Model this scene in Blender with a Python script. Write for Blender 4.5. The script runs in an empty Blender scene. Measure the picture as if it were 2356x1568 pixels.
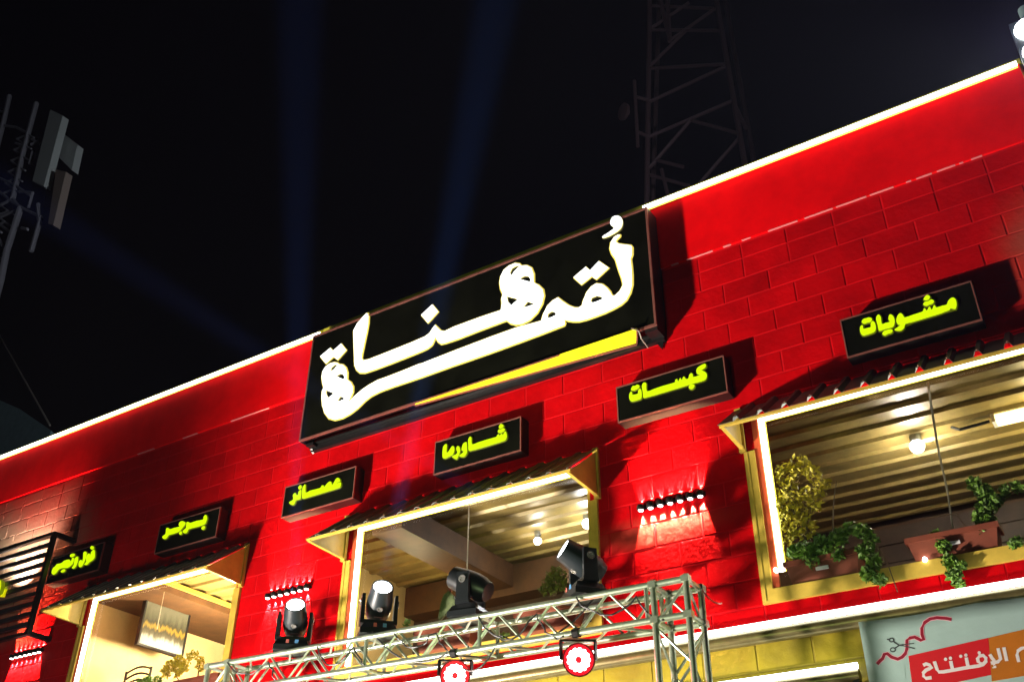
import bpy, math, random
from mathutils import Vector, Matrix
import numpy as np
random.seed(7)
C = bpy.context.scene.collection
S = bpy.context.scene

# ------------------------------------------------------------------ camera
FPX = 2333.3                       # focal length in pixels of a 2356-pixel-wide picture
YAW, PIT, ROL = 0.579037, 0.571981, 0.009613
CAM = Vector((2.34444, -6.88928, 1.59931))
FWD = Vector((-math.sin(YAW)*math.cos(PIT), math.cos(YAW)*math.cos(PIT), math.sin(PIT)))
_r = Vector((math.cos(YAW), math.sin(YAW), 0)); _u = _r.cross(FWD)
RGT = _r*math.cos(ROL) + _u*math.sin(ROL)
UPV = -_r*math.sin(ROL) + _u*math.cos(ROL)
cd = bpy.data.cameras.new('camera'); cam = bpy.data.objects.new('camera', cd); C.objects.link(cam)
cd.sensor_width = 36; cd.lens = 36*FPX/2356; cd.clip_start = .05; cd.clip_end = 500
cam.matrix_world = Matrix(((RGT.x, UPV.x, -FWD.x, CAM.x), (RGT.y, UPV.y, -FWD.y, CAM.y), (RGT.z, UPV.z, -FWD.z, CAM.z), (0, 0, 0, 1)))
S.camera = cam
# ------------------------------------------------------------------ world, night
w = bpy.data.worlds.new('World'); S.world = w; w.use_nodes = True
bg = w.node_tree.nodes['Background']
bg.inputs[0].default_value = (.62, .40, 1.0, 1); bg.inputs[1].default_value = .0006
S.view_settings.view_transform = 'Standard'; S.view_settings.look = 'None'
S.view_settings.exposure = 0; S.view_settings.gamma = 1; S.view_settings.use_curve_mapping = False
S.cycles.max_bounces = 6; S.cycles.diffuse_bounces = 3; S.cycles.glossy_bounces = 3
S.cycles.transparent_max_bounces = 10; S.cycles.volume_bounces = 0
S.cycles.sample_clamp_indirect = 4; S.cycles.use_denoising = True

FLOOD = Vector((-6.6, -4.3, .55)); FLOOD_W = 8300
FILL = Vector((-1.2, -7.4, 2.6)); FILL_W = 520

def lamp(name, kind, loc, power, color=(1, 1, 1), aim=None, size=.05, angle=60, blend=.5, parent=None):
    l = bpy.data.lights.new(name, kind); l.energy = power; l.color = color
    o = bpy.data.objects.new(name, l); C.objects.link(o); o.location = loc
    l.shadow_soft_size = size
    if kind == 'SPOT':
        l.spot_size = math.radians(angle); l.spot_blend = blend
    if aim is not None:
        o.rotation_euler = (Vector(aim)-Vector(loc)).to_track_quat('-Z', 'Y').to_euler()
    if parent is not None:
        o.location = Vector(loc)-wloc(parent); o.parent = parent
    return o

# ------------------------------------------------------------------ helpers
def ray(x, y):
    return FWD*FPX + RGT*(x-1178) - UPV*(y-784)
def at(x, y, Y=0.):                # the point of the plane Y that shows at picture pixel x, y
    d = ray(x, y); return CAM + d*((Y-CAM.y)/d.y)
def atz(x, y, z):
    d = ray(x, y); return CAM + d*((z-CAM.z)/d.z)
def zoom(ox, oy, s):               # pixel of an enlarged crop -> picture pixel
    k = 4032/2356
    return lambda x, y: ((ox+x/s)/k, (oy+y/s)/k)
def proj(P):
    d = Vector(P)-CAM; z = d.dot(FWD)
    if z < .05: return None
    return 1178+FPX*d.dot(RGT)/z, 784-FPX*d.dot(UPV)/z
def wloc(o):
    v = Vector((0, 0, 0))
    while o is not None: v += o.location; o = o.parent
    return v

MAT = {}
def mat(name, col=(.5, .5, .5), rough=.6, metal=0., emit=None, es=1., var=0., scale=6., bump=0., spec=.5, rnd=0.):
    m = bpy.data.materials.new(name); m.use_nodes = True; nt = m.node_tree; n = nt.nodes
    p = n['Principled BSDF']; p.inputs['Roughness'].default_value = rough; p.inputs['Metallic'].default_value = metal
    p.inputs['Specular IOR Level'].default_value = spec
    p.inputs['Base Color'].default_value = (*col, 1)
    if emit is not None:
        p.inputs['Emission Color'].default_value = (*emit, 1); p.inputs['Emission Strength'].default_value = es
    if var or bump or rnd:
        g = n.new('ShaderNodeNewGeometry')
        no = n.new('ShaderNodeTexNoise'); no.inputs['Scale'].default_value = scale; no.inputs['Detail'].default_value = 6
        no.inputs['Roughness'].default_value = .65
        nt.links.new(g.outputs['Position'], no.inputs['Vector'])
        cur = None
        if var:
            mr = n.new('ShaderNodeMapRange'); mr.inputs[1].default_value = .3; mr.inputs[2].default_value = .7
            mr.inputs[3].default_value = 1-var; mr.inputs[4].default_value = 1+var*.5
            nt.links.new(no.outputs['Fac'], mr.inputs[0]); cur = mr.outputs[0]
        if rnd:
            oi = n.new('ShaderNodeObjectInfo'); m2 = n.new('ShaderNodeMapRange')
            m2.inputs[3].default_value = 1-rnd; m2.inputs[4].default_value = 1+rnd
            nt.links.new(oi.outputs['Random'], m2.inputs[0])
            if cur is None: cur = m2.outputs[0]
            else:
                mu = n.new('ShaderNodeMath'); mu.operation = 'MULTIPLY'
                nt.links.new(cur, mu.inputs[0]); nt.links.new(m2.outputs[0], mu.inputs[1]); cur = mu.outputs[0]
        if cur is not None:
            vm = n.new('ShaderNodeVectorMath'); vm.operation = 'SCALE'; vm.inputs[0].default_value = col
            nt.links.new(cur, vm.inputs['Scale']); nt.links.new(vm.outputs[0], p.inputs['Base Color'])
        if bump:
            b = n.new('ShaderNodeBump'); b.inputs['Strength'].default_value = bump; b.inputs['Distance'].default_value = .01
            n2 = n.new('ShaderNodeTexNoise'); n2.inputs['Scale'].default_value = scale*9; n2.inputs['Detail'].default_value = 4
            nt.links.new(g.outputs['Position'], n2.inputs['Vector'])
            nt.links.new(n2.outputs['Fac'], b.inputs['Height']); nt.links.new(b.outputs['Normal'], p.inputs['Normal'])
    MAT[name] = m
    return m

def paint_lit_patches(m, col, lit_tone, spots, soft=1.2):
    """lamp light on the wall, mixed into the paint colour in ragged spots: (x, z, rx, rz)"""
    nt = m.node_tree; n = nt.nodes; p = n['Principled BSDF']
    src = p.inputs['Base Color'].links[0].from_socket
    g = n.new('ShaderNodeNewGeometry'); no = n.new('ShaderNodeTexNoise'); no.inputs['Scale'].default_value = 1.1; no.inputs['Detail'].default_value = 8
    nt.links.new(g.outputs['Position'], no.inputs['Vector'])
    last = src
    for (x, z, rx, rz, amt) in spots:
        s = n.new('ShaderNodeVectorMath'); s.operation = 'SUBTRACT'; s.inputs[1].default_value = (x, 0, z)
        nt.links.new(g.outputs['Position'], s.inputs[0])
        mu = n.new('ShaderNodeVectorMath'); mu.operation = 'MULTIPLY'; mu.inputs[1].default_value = (1/rx, 0, 1/rz)
        nt.links.new(s.outputs[0], mu.inputs[0])
        le = n.new('ShaderNodeVectorMath'); le.operation = 'LENGTH'; nt.links.new(mu.outputs[0], le.inputs[0])
        ad = n.new('ShaderNodeMath'); ad.operation = 'MULTIPLY_ADD'; ad.inputs[1].default_value = .9
        nt.links.new(no.outputs['Fac'], ad.inputs[0]); nt.links.new(le.outputs['Value'], ad.inputs[2])
        mr = n.new('ShaderNodeMapRange'); mr.interpolation_type = 'SMOOTHSTEP'
        mr.inputs[1].default_value = .75; mr.inputs[2].default_value = .75+soft; mr.inputs[3].default_value = amt; mr.inputs[4].default_value = 0
        nt.links.new(ad.outputs[0], mr.inputs[0])
        mx = n.new('ShaderNodeMix'); mx.data_type = 'RGBA'
        nt.links.new(mr.outputs[0], mx.inputs[0]); nt.links.new(last, mx.inputs[6]); mx.inputs[7].default_value = (*lit_tone, 1)
        last = mx.outputs[2]
    nt.links.new(last, p.inputs['Base Color'])

class MB:
    def __init__(s): s.v = []; s.f = []
    def quad(s, *p):
        i = len(s.v); s.v += [tuple(q) for q in p]; s.f.append(tuple(range(i, i+len(p)))); return s
    def box(s, x0, x1, y0, y1, z0, z1):
        i = len(s.v)
        s.v += [(x0, y0, z0), (x1, y0, z0), (x1, y1, z0), (x0, y1, z0), (x0, y0, z1), (x1, y0, z1), (x1, y1, z1), (x0, y1, z1)]
        s.f += [tuple(i+k for k in q) for q in ((0, 3, 2, 1), (4, 5, 6, 7), (0, 1, 5, 4), (1, 2, 6, 5), (2, 3, 7, 6), (3, 0, 4, 7))]
        return s
    def bar(s, a, b, w, h, up=(0, 0, 1)):
        a, b = Vector(a), Vector(b); d = (b-a).normalized(); u = Vector(up)
        if abs(d.dot(u)) > .95: u = Vector((0, 1, 0))
        x = d.cross(u).normalized(); u = x.cross(d)
        i = len(s.v)
        for P in (a, b):
            for sx, sy in ((-1, -1), (1, -1), (1, 1), (-1, 1)): s.v.append(tuple(P+x*(sx*w/2)+u*(sy*h/2)))
        s.f += [tuple(i+k for k in q) for q in ((0, 3, 2, 1), (4, 5, 6, 7), (0, 1, 5, 4), (1, 2, 6, 5), (2, 3, 7, 6), (3, 0, 4, 7))]
        return s
    def tube(s, pts, r, n=8, flat=None, r2=None):
        """sweep along points; flat=(axis, factor) squashes the section along a world axis"""
        pts = [Vector(p) for p in pts]; m = len(pts); i0 = len(s.v)
        for k, P in enumerate(pts):
            d = (pts[min(k+1, m-1)]-pts[max(k-1, 0)]).normalized()
            u = Vector((0, 0, 1)) if abs(d.z) < .9 else Vector((0, 1, 0))
            x = d.cross(u).normalized(); u = x.cross(d)
            rr = r if r2 is None else r+(r2-r)*k/(m-1)
            for j in range(n):
                a = 2*math.pi*j/n; o = x*(math.cos(a)*rr)+u*(math.sin(a)*rr)
                if flat: ax = Vector(flat[0]); o -= ax*(o.dot(ax)*(1-flat[1]))
                s.v.append(tuple(P+o))
        for k in range(m-1):
            for j in range(n):
                a = i0+k*n+j; b = i0+k*n+(j+1) % n; s.f.append((a, b, b+n, a+n))
        s.f.append(tuple(i0+j for j in reversed(range(n)))); s.f.append(tuple(i0+(m-1)*n+j for j in range(n)))
        return s
    def lathe(s, c, axis, prof, n=20):
        c = Vector(c); d = Vector(axis).normalized(); u = Vector((0, 0, 1)) if abs(d.z) < .9 else Vector((0, 1, 0))
        x = d.cross(u).normalized(); u = x.cross(d); i0 = len(s.v)
        for (h, r) in prof:
            for j in range(n):
                a = 2*math.pi*j/n; s.v.append(tuple(c+d*h+x*(math.cos(a)*r)+u*(math.sin(a)*r)))
        m = len(prof)
        for k in range(m-1):
            for j in range(n):
                a = i0+k*n+j; b = i0+k*n+(j+1) % n; s.f.append((a, b, b+n, a+n))
        s.f.append(tuple(i0+j for j in reversed(range(n)))); s.f.append(tuple(i0+(m-1)*n+j for j in range(n)))
        return s
    def prism(s, poly, off):
        i = len(s.v); n = len(poly); off = Vector(off)
        s.v += [tuple(p) for p in poly]+[tuple(Vector(p)+off) for p in poly]
        s.f.append(tuple(range(i, i+n))); s.f.append(tuple(reversed(range(i+n, i+2*n))))
        for k in range(n): s.f.append((i+k, i+n+k, i+n+(k+1) % n, i+(k+1) % n))
        return s
    def mesh(s, name, off=Vector((0, 0, 0)), smooth=False):
        me = bpy.data.meshes.new(name)
        me.from_pydata([tuple(Vector(v)-off) for v in s.v], [], s.f)
        me.update()
        import bmesh
        b = bmesh.new(); b.from_mesh(me); bmesh.ops.recalc_face_normals(b, faces=b.faces); b.to_mesh(me); b.free()
        if smooth:
            me.polygons.foreach_set('use_smooth', [True]*len(me.polygons))
            try: me.set_sharp_from_angle(angle=math.radians(40))
            except Exception: pass
        return me
    def build(s, name, m, parent=None, smooth=False):
        off = wloc(parent) if parent is not None else Vector((0, 0, 0))
        o = bpy.data.objects.new(name, s.mesh(name, off, smooth)); C.objects.link(o)
        if m is not None: o.data.materials.append(MAT[m])
        if parent is not None: o.parent = parent
        return o

def tag(o, label, cat, group=None):
    o['label'] = label; o['category'] = cat
    if group: o['group'] = group
    return o
def thing(name, label, cat, loc=(0, 0, 0), group=None):
    o = bpy.data.objects.new(name, None); C.objects.link(o); o.location = loc; o.empty_display_size = .1
    return tag(o, label, cat, group)
def sub(name, parent, loc=None):
    o = bpy.data.objects.new(name, None); C.objects.link(o); o.parent = parent
    o.location = (Vector(loc)-wloc(parent)) if loc is not None else (0, 0, 0)
    return o
def copy_tree(o, parent=None):
    c = o.copy(); C.objects.link(c)
    if parent is not None: c.parent = parent
    for ch in [x for x in bpy.data.objects if x.parent == o]: copy_tree(ch, c)
    return c
def filled(name, loops, Y, depth, m, parent, side=None):
    """letter cut from sheet: loops of (x, z) at plane Y, outer loop first, extruded towards the viewer"""
    cu = bpy.data.curves.new(name, 'CURVE'); cu.dimensions = '2D'; cu.fill_mode = 'BOTH'; cu.extrude = depth/2
    for lp in loops:
        sp = cu.splines.new('POLY'); sp.points.add(len(lp)-1)
        for k, (x, z) in enumerate(lp): sp.points[k].co = (x, z, 0, 1)
        sp.use_cyclic_u = True
    to = bpy.data.objects.new('tmp', cu); C.objects.link(to)
    me = bpy.data.meshes.new_from_object(to.evaluated_get(bpy.context.evaluated_depsgraph_get()))
    bpy.data.objects.remove(to); bpy.data.curves.remove(cu)
    off = wloc(parent)
    for v in me.vertices:
        x, z, d = v.co; v.co = Vector((x, Y-d, z))-off
    me.update(); me.name = name
    o = bpy.data.objects.new(name, me); C.objects.link(o); o.parent = parent
    me.materials.append(MAT[m])
    if side:
        me.materials.append(MAT[side])
        for p in me.polygons:
            if abs(p.normal.y) < .5: p.material_index = 1
    return o
def grow(loop, d):
    a = sum(p[0]*q[1]-q[0]*p[1] for p, q in zip(loop, loop[1:]+loop[:1])); sg_ = 1 if a > 0 else -1; out = []; m = len(loop)
    for k in range(m):
        p0, p1, p2 = Vector(loop[k-1]), Vector(loop[k]), Vector(loop[(k+1) % m])
        e = ((p1-p0).normalized()+(p2-p1).normalized())
        if e.length < .3: out.append(tuple(p1)); continue
        e.normalize(); out.append((p1.x+e.y*d*sg_, p1.y-e.x*d*sg_))
    return out
def smooth_loop(pts, n=3):
    out = []; m = len(pts)
    for k in range(m):
        p0, p1, p2, p3 = (pts[(k+d-1) % m] for d in range(4))
        for j in range(n):
            t = j/n
            out.append(tuple(.5*((2*p1[c])+(-p0[c]+p2[c])*t+(2*p0[c]-5*p1[c]+4*p2[c]-p3[c])*t*t+(-p0[c]+3*p1[c]-3*p2[c]+p3[c])*t**3) for c in (0, 1)))
    return out

# ------------------------------------------------------------------ materials
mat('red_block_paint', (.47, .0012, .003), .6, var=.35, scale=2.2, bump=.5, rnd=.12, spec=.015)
LIT_TAN = (.40, .27, .17)  # tone of the lamplit wall, painted into the block colour
paint_lit_patches(MAT['red_block_paint'], None, LIT_TAN, [(-10.1, 6.1, 1.6, .85, .95), (2.7, 6.1, .55, .55, .35), (-.8, 4.66, .55, .12, .12)])
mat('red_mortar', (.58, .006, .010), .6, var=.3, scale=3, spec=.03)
paint_lit_patches(MAT['red_mortar'], None, (.10, .06, .045), [(-10.1, 6.1, 1.6, .85, .95), (2.7, 6.1, .55, .55, .9)])  # joints carry the same painted patches of light
mat('red_fascia_paint', (.88, .002, .004), .6, var=.25, scale=1.3, bump=.15, spec=.01)
mat('yellow_block_paint', (.36, .27, .004), .6, var=.4, scale=2.0, bump=.4, rnd=.08)
mat('yellow_mortar', (.33, .24, .02), .7, var=.2)
mat('pale_dash', (.70, .20, .20), .6)
mat('cream_metal', (.62, .42, .06), .45, var=.25, scale=5)
mat('coping_glow', (.62, .56, .05), .5, var=.15)  # yellow stands in for the glow above the roof strip
mat('jamb_lit_orange', (.60, .08, .02), .6, var=.3, scale=7)  # red wall with the strip's orange light put into its colour
mat('led_white', (.9, .9, .9), .4, emit=(.93, 1, .97), es=7)
mat('led_window', (.9, .9, .9), .4, emit=(.97, 1, .90), es=7)
mat('led_halo', (.6, .5, .05), .5, emit=(.95, .82, .02), es=.62)  # yellow halo of the strips, put in as a glowing material
mat('rail', (.5, .5, .45), .4, .6)
mat('sign_black', (.008, .008, .007), .32, var=.3, scale=4)
mat('sign_face', (.005, .0055, .003), .10, var=.5, scale=3, spec=.4)
mat('bronze_trim', (.36, .13, .10), .38, .5, var=.3, scale=8)
mat('letter_white', (.9, .9, .9), .4, emit=(.90, .98, 1), es=1.25)
mat('letter_return', (.8, .7, .2), .4, emit=(1, .86, .25), es=.9)
mat('letter_glow', (.4, .35, .05), .5, emit=(1, .80, .16), es=.75)
mat('letter_lime', (.04, .06, 0), .4, emit=(.66, 1, .0), es=1.1)
mat('lime_glow', (.05, .06, 0), .5, emit=(.42, .55, .0), es=.10)
mat('lime_return', (.2, .25, 0), .5, emit=(.55, .7, .0), es=.25)
mat('acrylic_yellow', (.7, .6, .02), .3, emit=(.90, .84, .0), es=.62, var=.5, scale=4)
mat('awning_metal', (.055, .055, .034), .5, .3, var=.35, scale=5)
mat('screw', (.55, .28, .2), .4, .5)
mat('ceiling_metal', (.27, .19, .055), .45, .15, var=.4, scale=5)
mat('tan_plaster', (.62, .47, .22), .8, var=.18, scale=2.5)
mat('brown_wood', (.10, .044, .014), .6, var=.4, scale=5)
mat('dark_board', (.085, .050, .032), .5, var=.4, scale=6, rnd=.2)
mat('dark_metal', (.018, .016, .016), .35, .4, var=.3)
mat('slat_metal', (.055, .05, .055), .38, .5, var=.3, rnd=.2)
mat('aluminium', (.50, .57, .43), .32, .75, var=.25, scale=9)
mat('fixture_black', (.010, .012, .014), .38, var=.3, scale=9)
mat('fixture_grey', (.016, .022, .026), .35, var=.2)
mat('lens_lit', (.9, .9, .9), .2, emit=(.92, .97, 1), es=14)
mat('lens_dark', (.06, .07, .08), .08, spec=.9)
mat('ring_chrome', (.6, .58, .55), .25, .8)
mat('sticker_blue', (.10, .28, .55), .5)
mat('sticker_red', (.5, .12, .10), .5)
mat('par_core', (.9, .8, .8), .3, emit=(1, .86, .88), es=7)
mat('par_red', (.6, .02, .02), .4, emit=(1, .005, .02), es=1.3)
mat('par_body', (.22, .012, .016), .4)
mat('bulb', (.9, .9, .9), .3, emit=(1, .97, .92), es=18)
mat('bulb_warm', (.9, .9, .8), .3, emit=(1, .85, .35), es=3)
mat('sconce_bulb', (.9, .9, .9), .3, emit=(1, .93, .88), es=9)
mat('flood_led', (.9, .9, .9), .3, emit=(.93, .96, 1), es=30)
mat('terracotta', (.21, .045, .018), .65, var=.2, scale=12)
mat('soil', (.03, .02, .012), .9)
mat('white_tag', (.75, .72, .7), .5)
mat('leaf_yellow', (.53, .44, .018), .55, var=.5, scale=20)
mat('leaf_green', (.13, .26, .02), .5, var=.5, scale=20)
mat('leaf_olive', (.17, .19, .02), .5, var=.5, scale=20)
mat('cactus_green', (.10, .13, .05), .6, var=.5, scale=40)
mat('stem', (.11, .07, .035), .8)
mat('pipe_metal', (.20, .16, .06), .35, .5, var=.35, scale=8)
mat('banner_vinyl', (.40, .56, .50), .5, var=.1, scale=2, bump=.2)
mat('banner_red', (.62, .008, .014), .5)
mat('banner_orange', (.56, .17, .008), .5, var=.25, scale=1.5)
mat('print_white', (.80, .74, .70), .5)
mat('print_ribbon', (.30, .004, .025), .5, var=.2, scale=20)
mat('print_pink', (.85, .45, .50), .5)
mat('print_dark', (.05, .06, .06), .5)
mat('cable_black', (.012, .012, .012), .5)
mat('cable_grey', (.35, .31, .25), .6)
mat('tower_steel', (.36, .36, .40), .6, .2)
mat('tower_dark_steel', (.060, .032, .036), .6, .2)
mat('antenna_white', (.62, .68, .64), .6)
mat('antenna_tan', (.42, .34, .28), .6)
mat('asphalt', (.05, .05, .05), .9, var=.3, scale=3)
mat('far_roof', (.16, .26, .27), .7, var=.2)
mat('far_wall', (.10, .13, .14), .8, var=.2)
mat('grey_wall', (.13, .20, .20), .8, var=.2)
mat('roof_dark', (.05, .05, .05), .9)
# painting: abstract yellow and grey canvas
pm = mat('painting_canvas', (.5, .5, .5), .5); nt = pm.node_tree; n = nt.nodes
tc = n.new('ShaderNodeTexCoord'); mp = n.new('ShaderNodeMapping'); mp.inputs['Scale'].default_value = (1, 7, .9)
no = n.new('ShaderNodeTexNoise'); no.inputs['Scale'].default_value = 2.2; no.inputs['Detail'].default_value = 6
sx = n.new('ShaderNodeSeparateXYZ'); ad = n.new('ShaderNodeMath'); ad.operation = 'MULTIPLY_ADD'; ad.inputs[1].default_value = .36
rm = n.new('ShaderNodeValToRGB'); cr = rm.color_ramp
nt.links.new(tc.outputs['Generated'], mp.inputs[0]); nt.links.new(mp.outputs[0], no.inputs['Vector'])
nt.links.new(tc.outputs['Generated'], sx.inputs[0]); nt.links.new(no.outputs['Fac'], ad.inputs[0]); nt.links.new(sx.outputs['Z'], ad.inputs[2])
nt.links.new(ad.outputs[0], rm.inputs[0]); nt.links.new(rm.outputs[0], n['Principled BSDF'].inputs['Base Color'])
els = [(0, (.20, .21, .20)), (.36, (.17, .18, .17)), (.46, (.04, .036, .016)), (.55, (.015, .012, .006)), (.64, (.16, .105, .006)), (.72, (.012, .012, .006)), (.86, (.05, .05, .03)), (1, (.075, .075, .05))]
while len(cr.elements) < len(els): cr.elements.new(.5)
for e, (p_, c_) in zip(cr.elements, els): e.position = p_; e.color = (*c_, 1)
# window glass: clear sheet with a Fresnel reflection
gm = bpy.data.materials.new('window_glass'); gm.use_nodes = True; nt = gm.node_tree; nt.nodes.clear(); n = nt.nodes
out = n.new('ShaderNodeOutputMaterial'); mx = n.new('ShaderNodeMixShader'); tr = n.new('ShaderNodeBsdfTransparent'); gl = n.new('ShaderNodeBsdfGlossy')
fr = n.new('ShaderNodeFresnel'); fr.inputs[0].default_value = 1.12; gl.inputs['Roughness'].default_value = .01; tr.inputs[0].default_value = (.93, .95, .93, 1)
nt.links.new(fr.outputs[0], mx.inputs[0]); nt.links.new(tr.outputs[0], mx.inputs[1]); nt.links.new(gl.outputs[0], mx.inputs[2]); nt.links.new(mx.outputs[0], out.inputs[0])
MAT['window_glass'] = gm

# ------------------------------------------------------------------ setting
g = MB().quad((-120, -60, 0), (120, -60, 0), (120, 120, 0), (-120, 120, 0)).build('ground', 'asphalt'); g['kind'] = 'structure'

XL, XR, ZT = -14.0, 2.64, 7.86          # the street front: ends and top
ZF, ZP = 7.09, 3.70                     # bottom of the smooth fascia, top of the yellow ground floor
WIN = [(0.0, 2.72), (-4.03, -1.29), (-7.93, -5.40)]
WZ0, WZ1 = 4.03, 5.42
OPEN = [(a+.10, b-.08, WZ0, WZ1) for a, b in WIN]
bld = thing('restaurant_building', 'red painted concrete block restaurant front with a glowing white line along its roof edge', 'building', (-4, 0, 0))

def minus(rects, o):
    out = []
    for (a, b, c, d) in rects:
        x0, x1, z0, z1 = o
        if b <= x0 or a >= x1 or d <= z0 or c >= z1: out.append((a, b, c, d)); continue
        if a < x0: out.append((a, x0, c, d))
        if b > x1: out.append((x1, b, c, d))
        m0, m1 = max(a, x0), min(b, x1)
        if c < z0: out.append((m0, m1, c, z0))
        if d > z1: out.append((m0, m1, z1, d))
    return out
# mortar bed and wall core
core = MB(); r0 = [(XL, XR, ZP, ZF+.02)]
for o in OPEN: r0 = minus(r0, o)
for (a, b, c, d) in r0: core.box(a, b, 0, .05, c, d)
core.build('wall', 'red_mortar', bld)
MB().box(XL, XR, 0, .2, 0, ZP).build('ground_floor_wall', 'yellow_mortar', bld)
# blocks, one by one
cells = []
J = .0065
z = 6.93
rows = [(ZF, 6.93, 0)] + [(6.93-.2*k, 6.93-.2*(k+1), k) for k in range(0, 16)] + [(3.73, ZP, 16)]
for (zt, zb, k) in rows:
    x = .0 if k % 2 == 1 else .2
    x -= .4*40
    while x < XR:
        if x+.4 > XL:
            rr = [(max(x+J/2, XL), min(x+.4-J/2, XR), zb+J/2, min(zt-J/2, ZF))]
            for o in OPEN: rr = minus(rr, o)
            for q in rr:
                if q[1]-q[0] > .02 and q[3]-q[2] > .015: cells.append((q, 'red_block_paint'))
        x += .4
for k in range(0, 10):
    zt = ZP-.02-.2*k; x = (.1 if k % 2 else -.1)-.4*40
    while x < XR:
        if x+.4 > XL: cells.append(((max(x+J/2, XL), min(x+.4-J/2, XR), zt-.2+J/2, zt-J/2), 'yellow_block_paint'))
        x += .4
def shown(q):
    a, b, c, d = q; P = [proj((x_, 0, z_)) for x_ in (a, b) for z_ in (c, d)]
    xs = [min(max(p[0], 0), 2356) for p in P]; ys = [min(max(p[1], 0), 1568) for p in P]
    return (max(xs)-min(xs))*(max(ys)-min(ys))
cells.sort(key=lambda c: -shown(c[0]))
cache = {}; rest = {'red_block_paint': MB(), 'yellow_block_paint': MB()}
def block_geo(b, wd, ht, y0, y1, cx=0, cz=0):
    e = .006; i = len(b.v)
    b.v += [(cx+sx*(wd/2-f), y, cz+sz*(ht/2-f)) for (y, f) in ((y1, 0), (y0+e, 0), (y0, e)) for (sx, sz) in ((-1, -1), (1, -1), (1, 1), (-1, 1))]
    for l in (0, 4):
        for k in range(4): b.f.append((i+l+k, i+l+(k+1) % 4, i+l+4+(k+1) % 4, i+l+4+k))
    b.f.append((i+8, i+9, i+10, i+11))
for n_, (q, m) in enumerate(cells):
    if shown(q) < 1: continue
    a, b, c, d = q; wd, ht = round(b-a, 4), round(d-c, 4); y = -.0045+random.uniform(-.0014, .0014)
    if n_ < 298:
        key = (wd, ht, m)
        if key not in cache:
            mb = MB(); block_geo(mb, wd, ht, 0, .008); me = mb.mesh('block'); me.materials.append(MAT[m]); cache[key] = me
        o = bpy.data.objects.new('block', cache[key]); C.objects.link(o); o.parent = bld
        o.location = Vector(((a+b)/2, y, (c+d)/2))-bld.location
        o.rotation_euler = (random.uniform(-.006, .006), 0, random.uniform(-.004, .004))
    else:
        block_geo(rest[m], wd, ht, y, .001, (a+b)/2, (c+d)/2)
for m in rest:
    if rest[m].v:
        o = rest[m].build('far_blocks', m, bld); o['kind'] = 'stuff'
# smooth fascia band, parapet coping, roof, sides
MB().box(XL, XR+.012, -.022, .2, ZF+.02, ZT).build('fascia', 'red_fascia_paint', bld)
MB().box(XL, XR+.03, -.02, .26, ZT, ZT+.058).build('coping', 'coping_glow', bld)  # lip raised and coloured yellow to give the strip's glow
se = MB()
random.seed(5)
for (x0, x1) in ((-7.6, -7.3), (-6.8, -6.55), (-6.0, -5.4), (-.45, -.38), (-.3, -.05), (.05, .12), (.22, .3), (.46, .72), (.78, 1.02), (1.05, 1.3), (1.33, 1.52), (1.62, 1.66), (1.7, 1.82), (1.86, 2.0), (2.03, 2.06), (2.12, 2.2)):
    se.box(x0, x1, -.025, -.004, ZF+.0195-random.uniform(.0015, .0032), ZF+.0195)
o = se.build('pale_dashes', 'pale_dash', bld); o['kind'] = 'stuff'  # thin pale dashes along the lower edge of the fascia
MB().box(XL, XR, .055, .2, 5.70, 6.4).build('inner_wall', 'roof_dark', bld)
MB().box(XL, XR, .055, 9, 6.4, 6.55).build('roof', 'roof_dark', bld)
MB().box(XR-.2, XR, .2, 9, 0, ZT).build('side_wall', 'grey_wall', bld)
MB().box(XL, XL+.2, .2, 9, 0, ZT).build('side_wall', 'grey_wall', bld)
MB().box(XL+.2, XR-.2, 8.8, 9, 0, ZT).build('rear_wall', 'grey_wall', bld)
# rooms behind the windows
ZC = 5.56
def corrugated(mb, x0, x1, y0, y1, z, pitch=.24, h=.028, up=False):
    y = y0; pts = []
    sgn = 1 if up else -1
    while y < y1:
        pts += [(y, z), (y+pitch*.55, z), (y+pitch*.63, z+sgn*h), (y+pitch*.83, z+sgn*h), (y+pitch*.92, z)]
        y += pitch
    pts = [p for p in pts if p[0] <= y1]
    for (a, b) in zip(pts, pts[1:]):
        mb.quad((x0, a[0], a[1]), (x1, a[0], a[1]), (x1, b[0], b[1]), (x0, b[0], b[1]))
for (x0, x1, yb) in ((-.55, XR-.2, 3.05), (-4.95, -.65, 2.25), (-8.05, -5.05, 2.25)):
    cm = MB(); corrugated(cm, x0, x1, .055, yb, ZC); cm.build('ceiling', 'ceiling_metal', bld)
    MB().box(x0, x1, yb+.02, yb+.12, 2.6, ZC+.1).build('back_wall', 'brown_wood', bld)
    zz = 3.0
    while zz < ZC-.05:
        MB().box(x0, x1, yb+random.uniform(-.004, .004), yb+.018, zz, min(zz+.172, ZC)).build('board', 'dark_board', bld); zz += .18
    MB().box(x0, x1, .055, yb, 2.5, 2.6).build('floor', 'brown_wood', bld)
MB().box(-.65, -.55, .055, 3.15, 2.6, ZC+.1).build('partition', 'brown_wood', bld)
MB().box(-5.05, -4.95, .055, 2.35, 2.6, ZC+.1).build('partition', 'tan_plaster', bld)
MB().box(-8.15, -8.05, .055, 2.35, 2.6, ZC+.1).build('partition', 'tan_plaster', bld)
MB().box(-8.05, -7.06, .06, 2.24, 5.405, ZC-.03).build('soffit', 'brown_wood', bld)
MB().box(-3.78, -3.42, .06, 2.24, 5.28, ZC-.03).build('ceiling_beam', 'brown_wood', bld)
MB().box(-4.9, -.7, 2.0, 2.24, 5.2, ZC-.03).build('ceiling_beam', 'brown_wood', bld)
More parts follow.
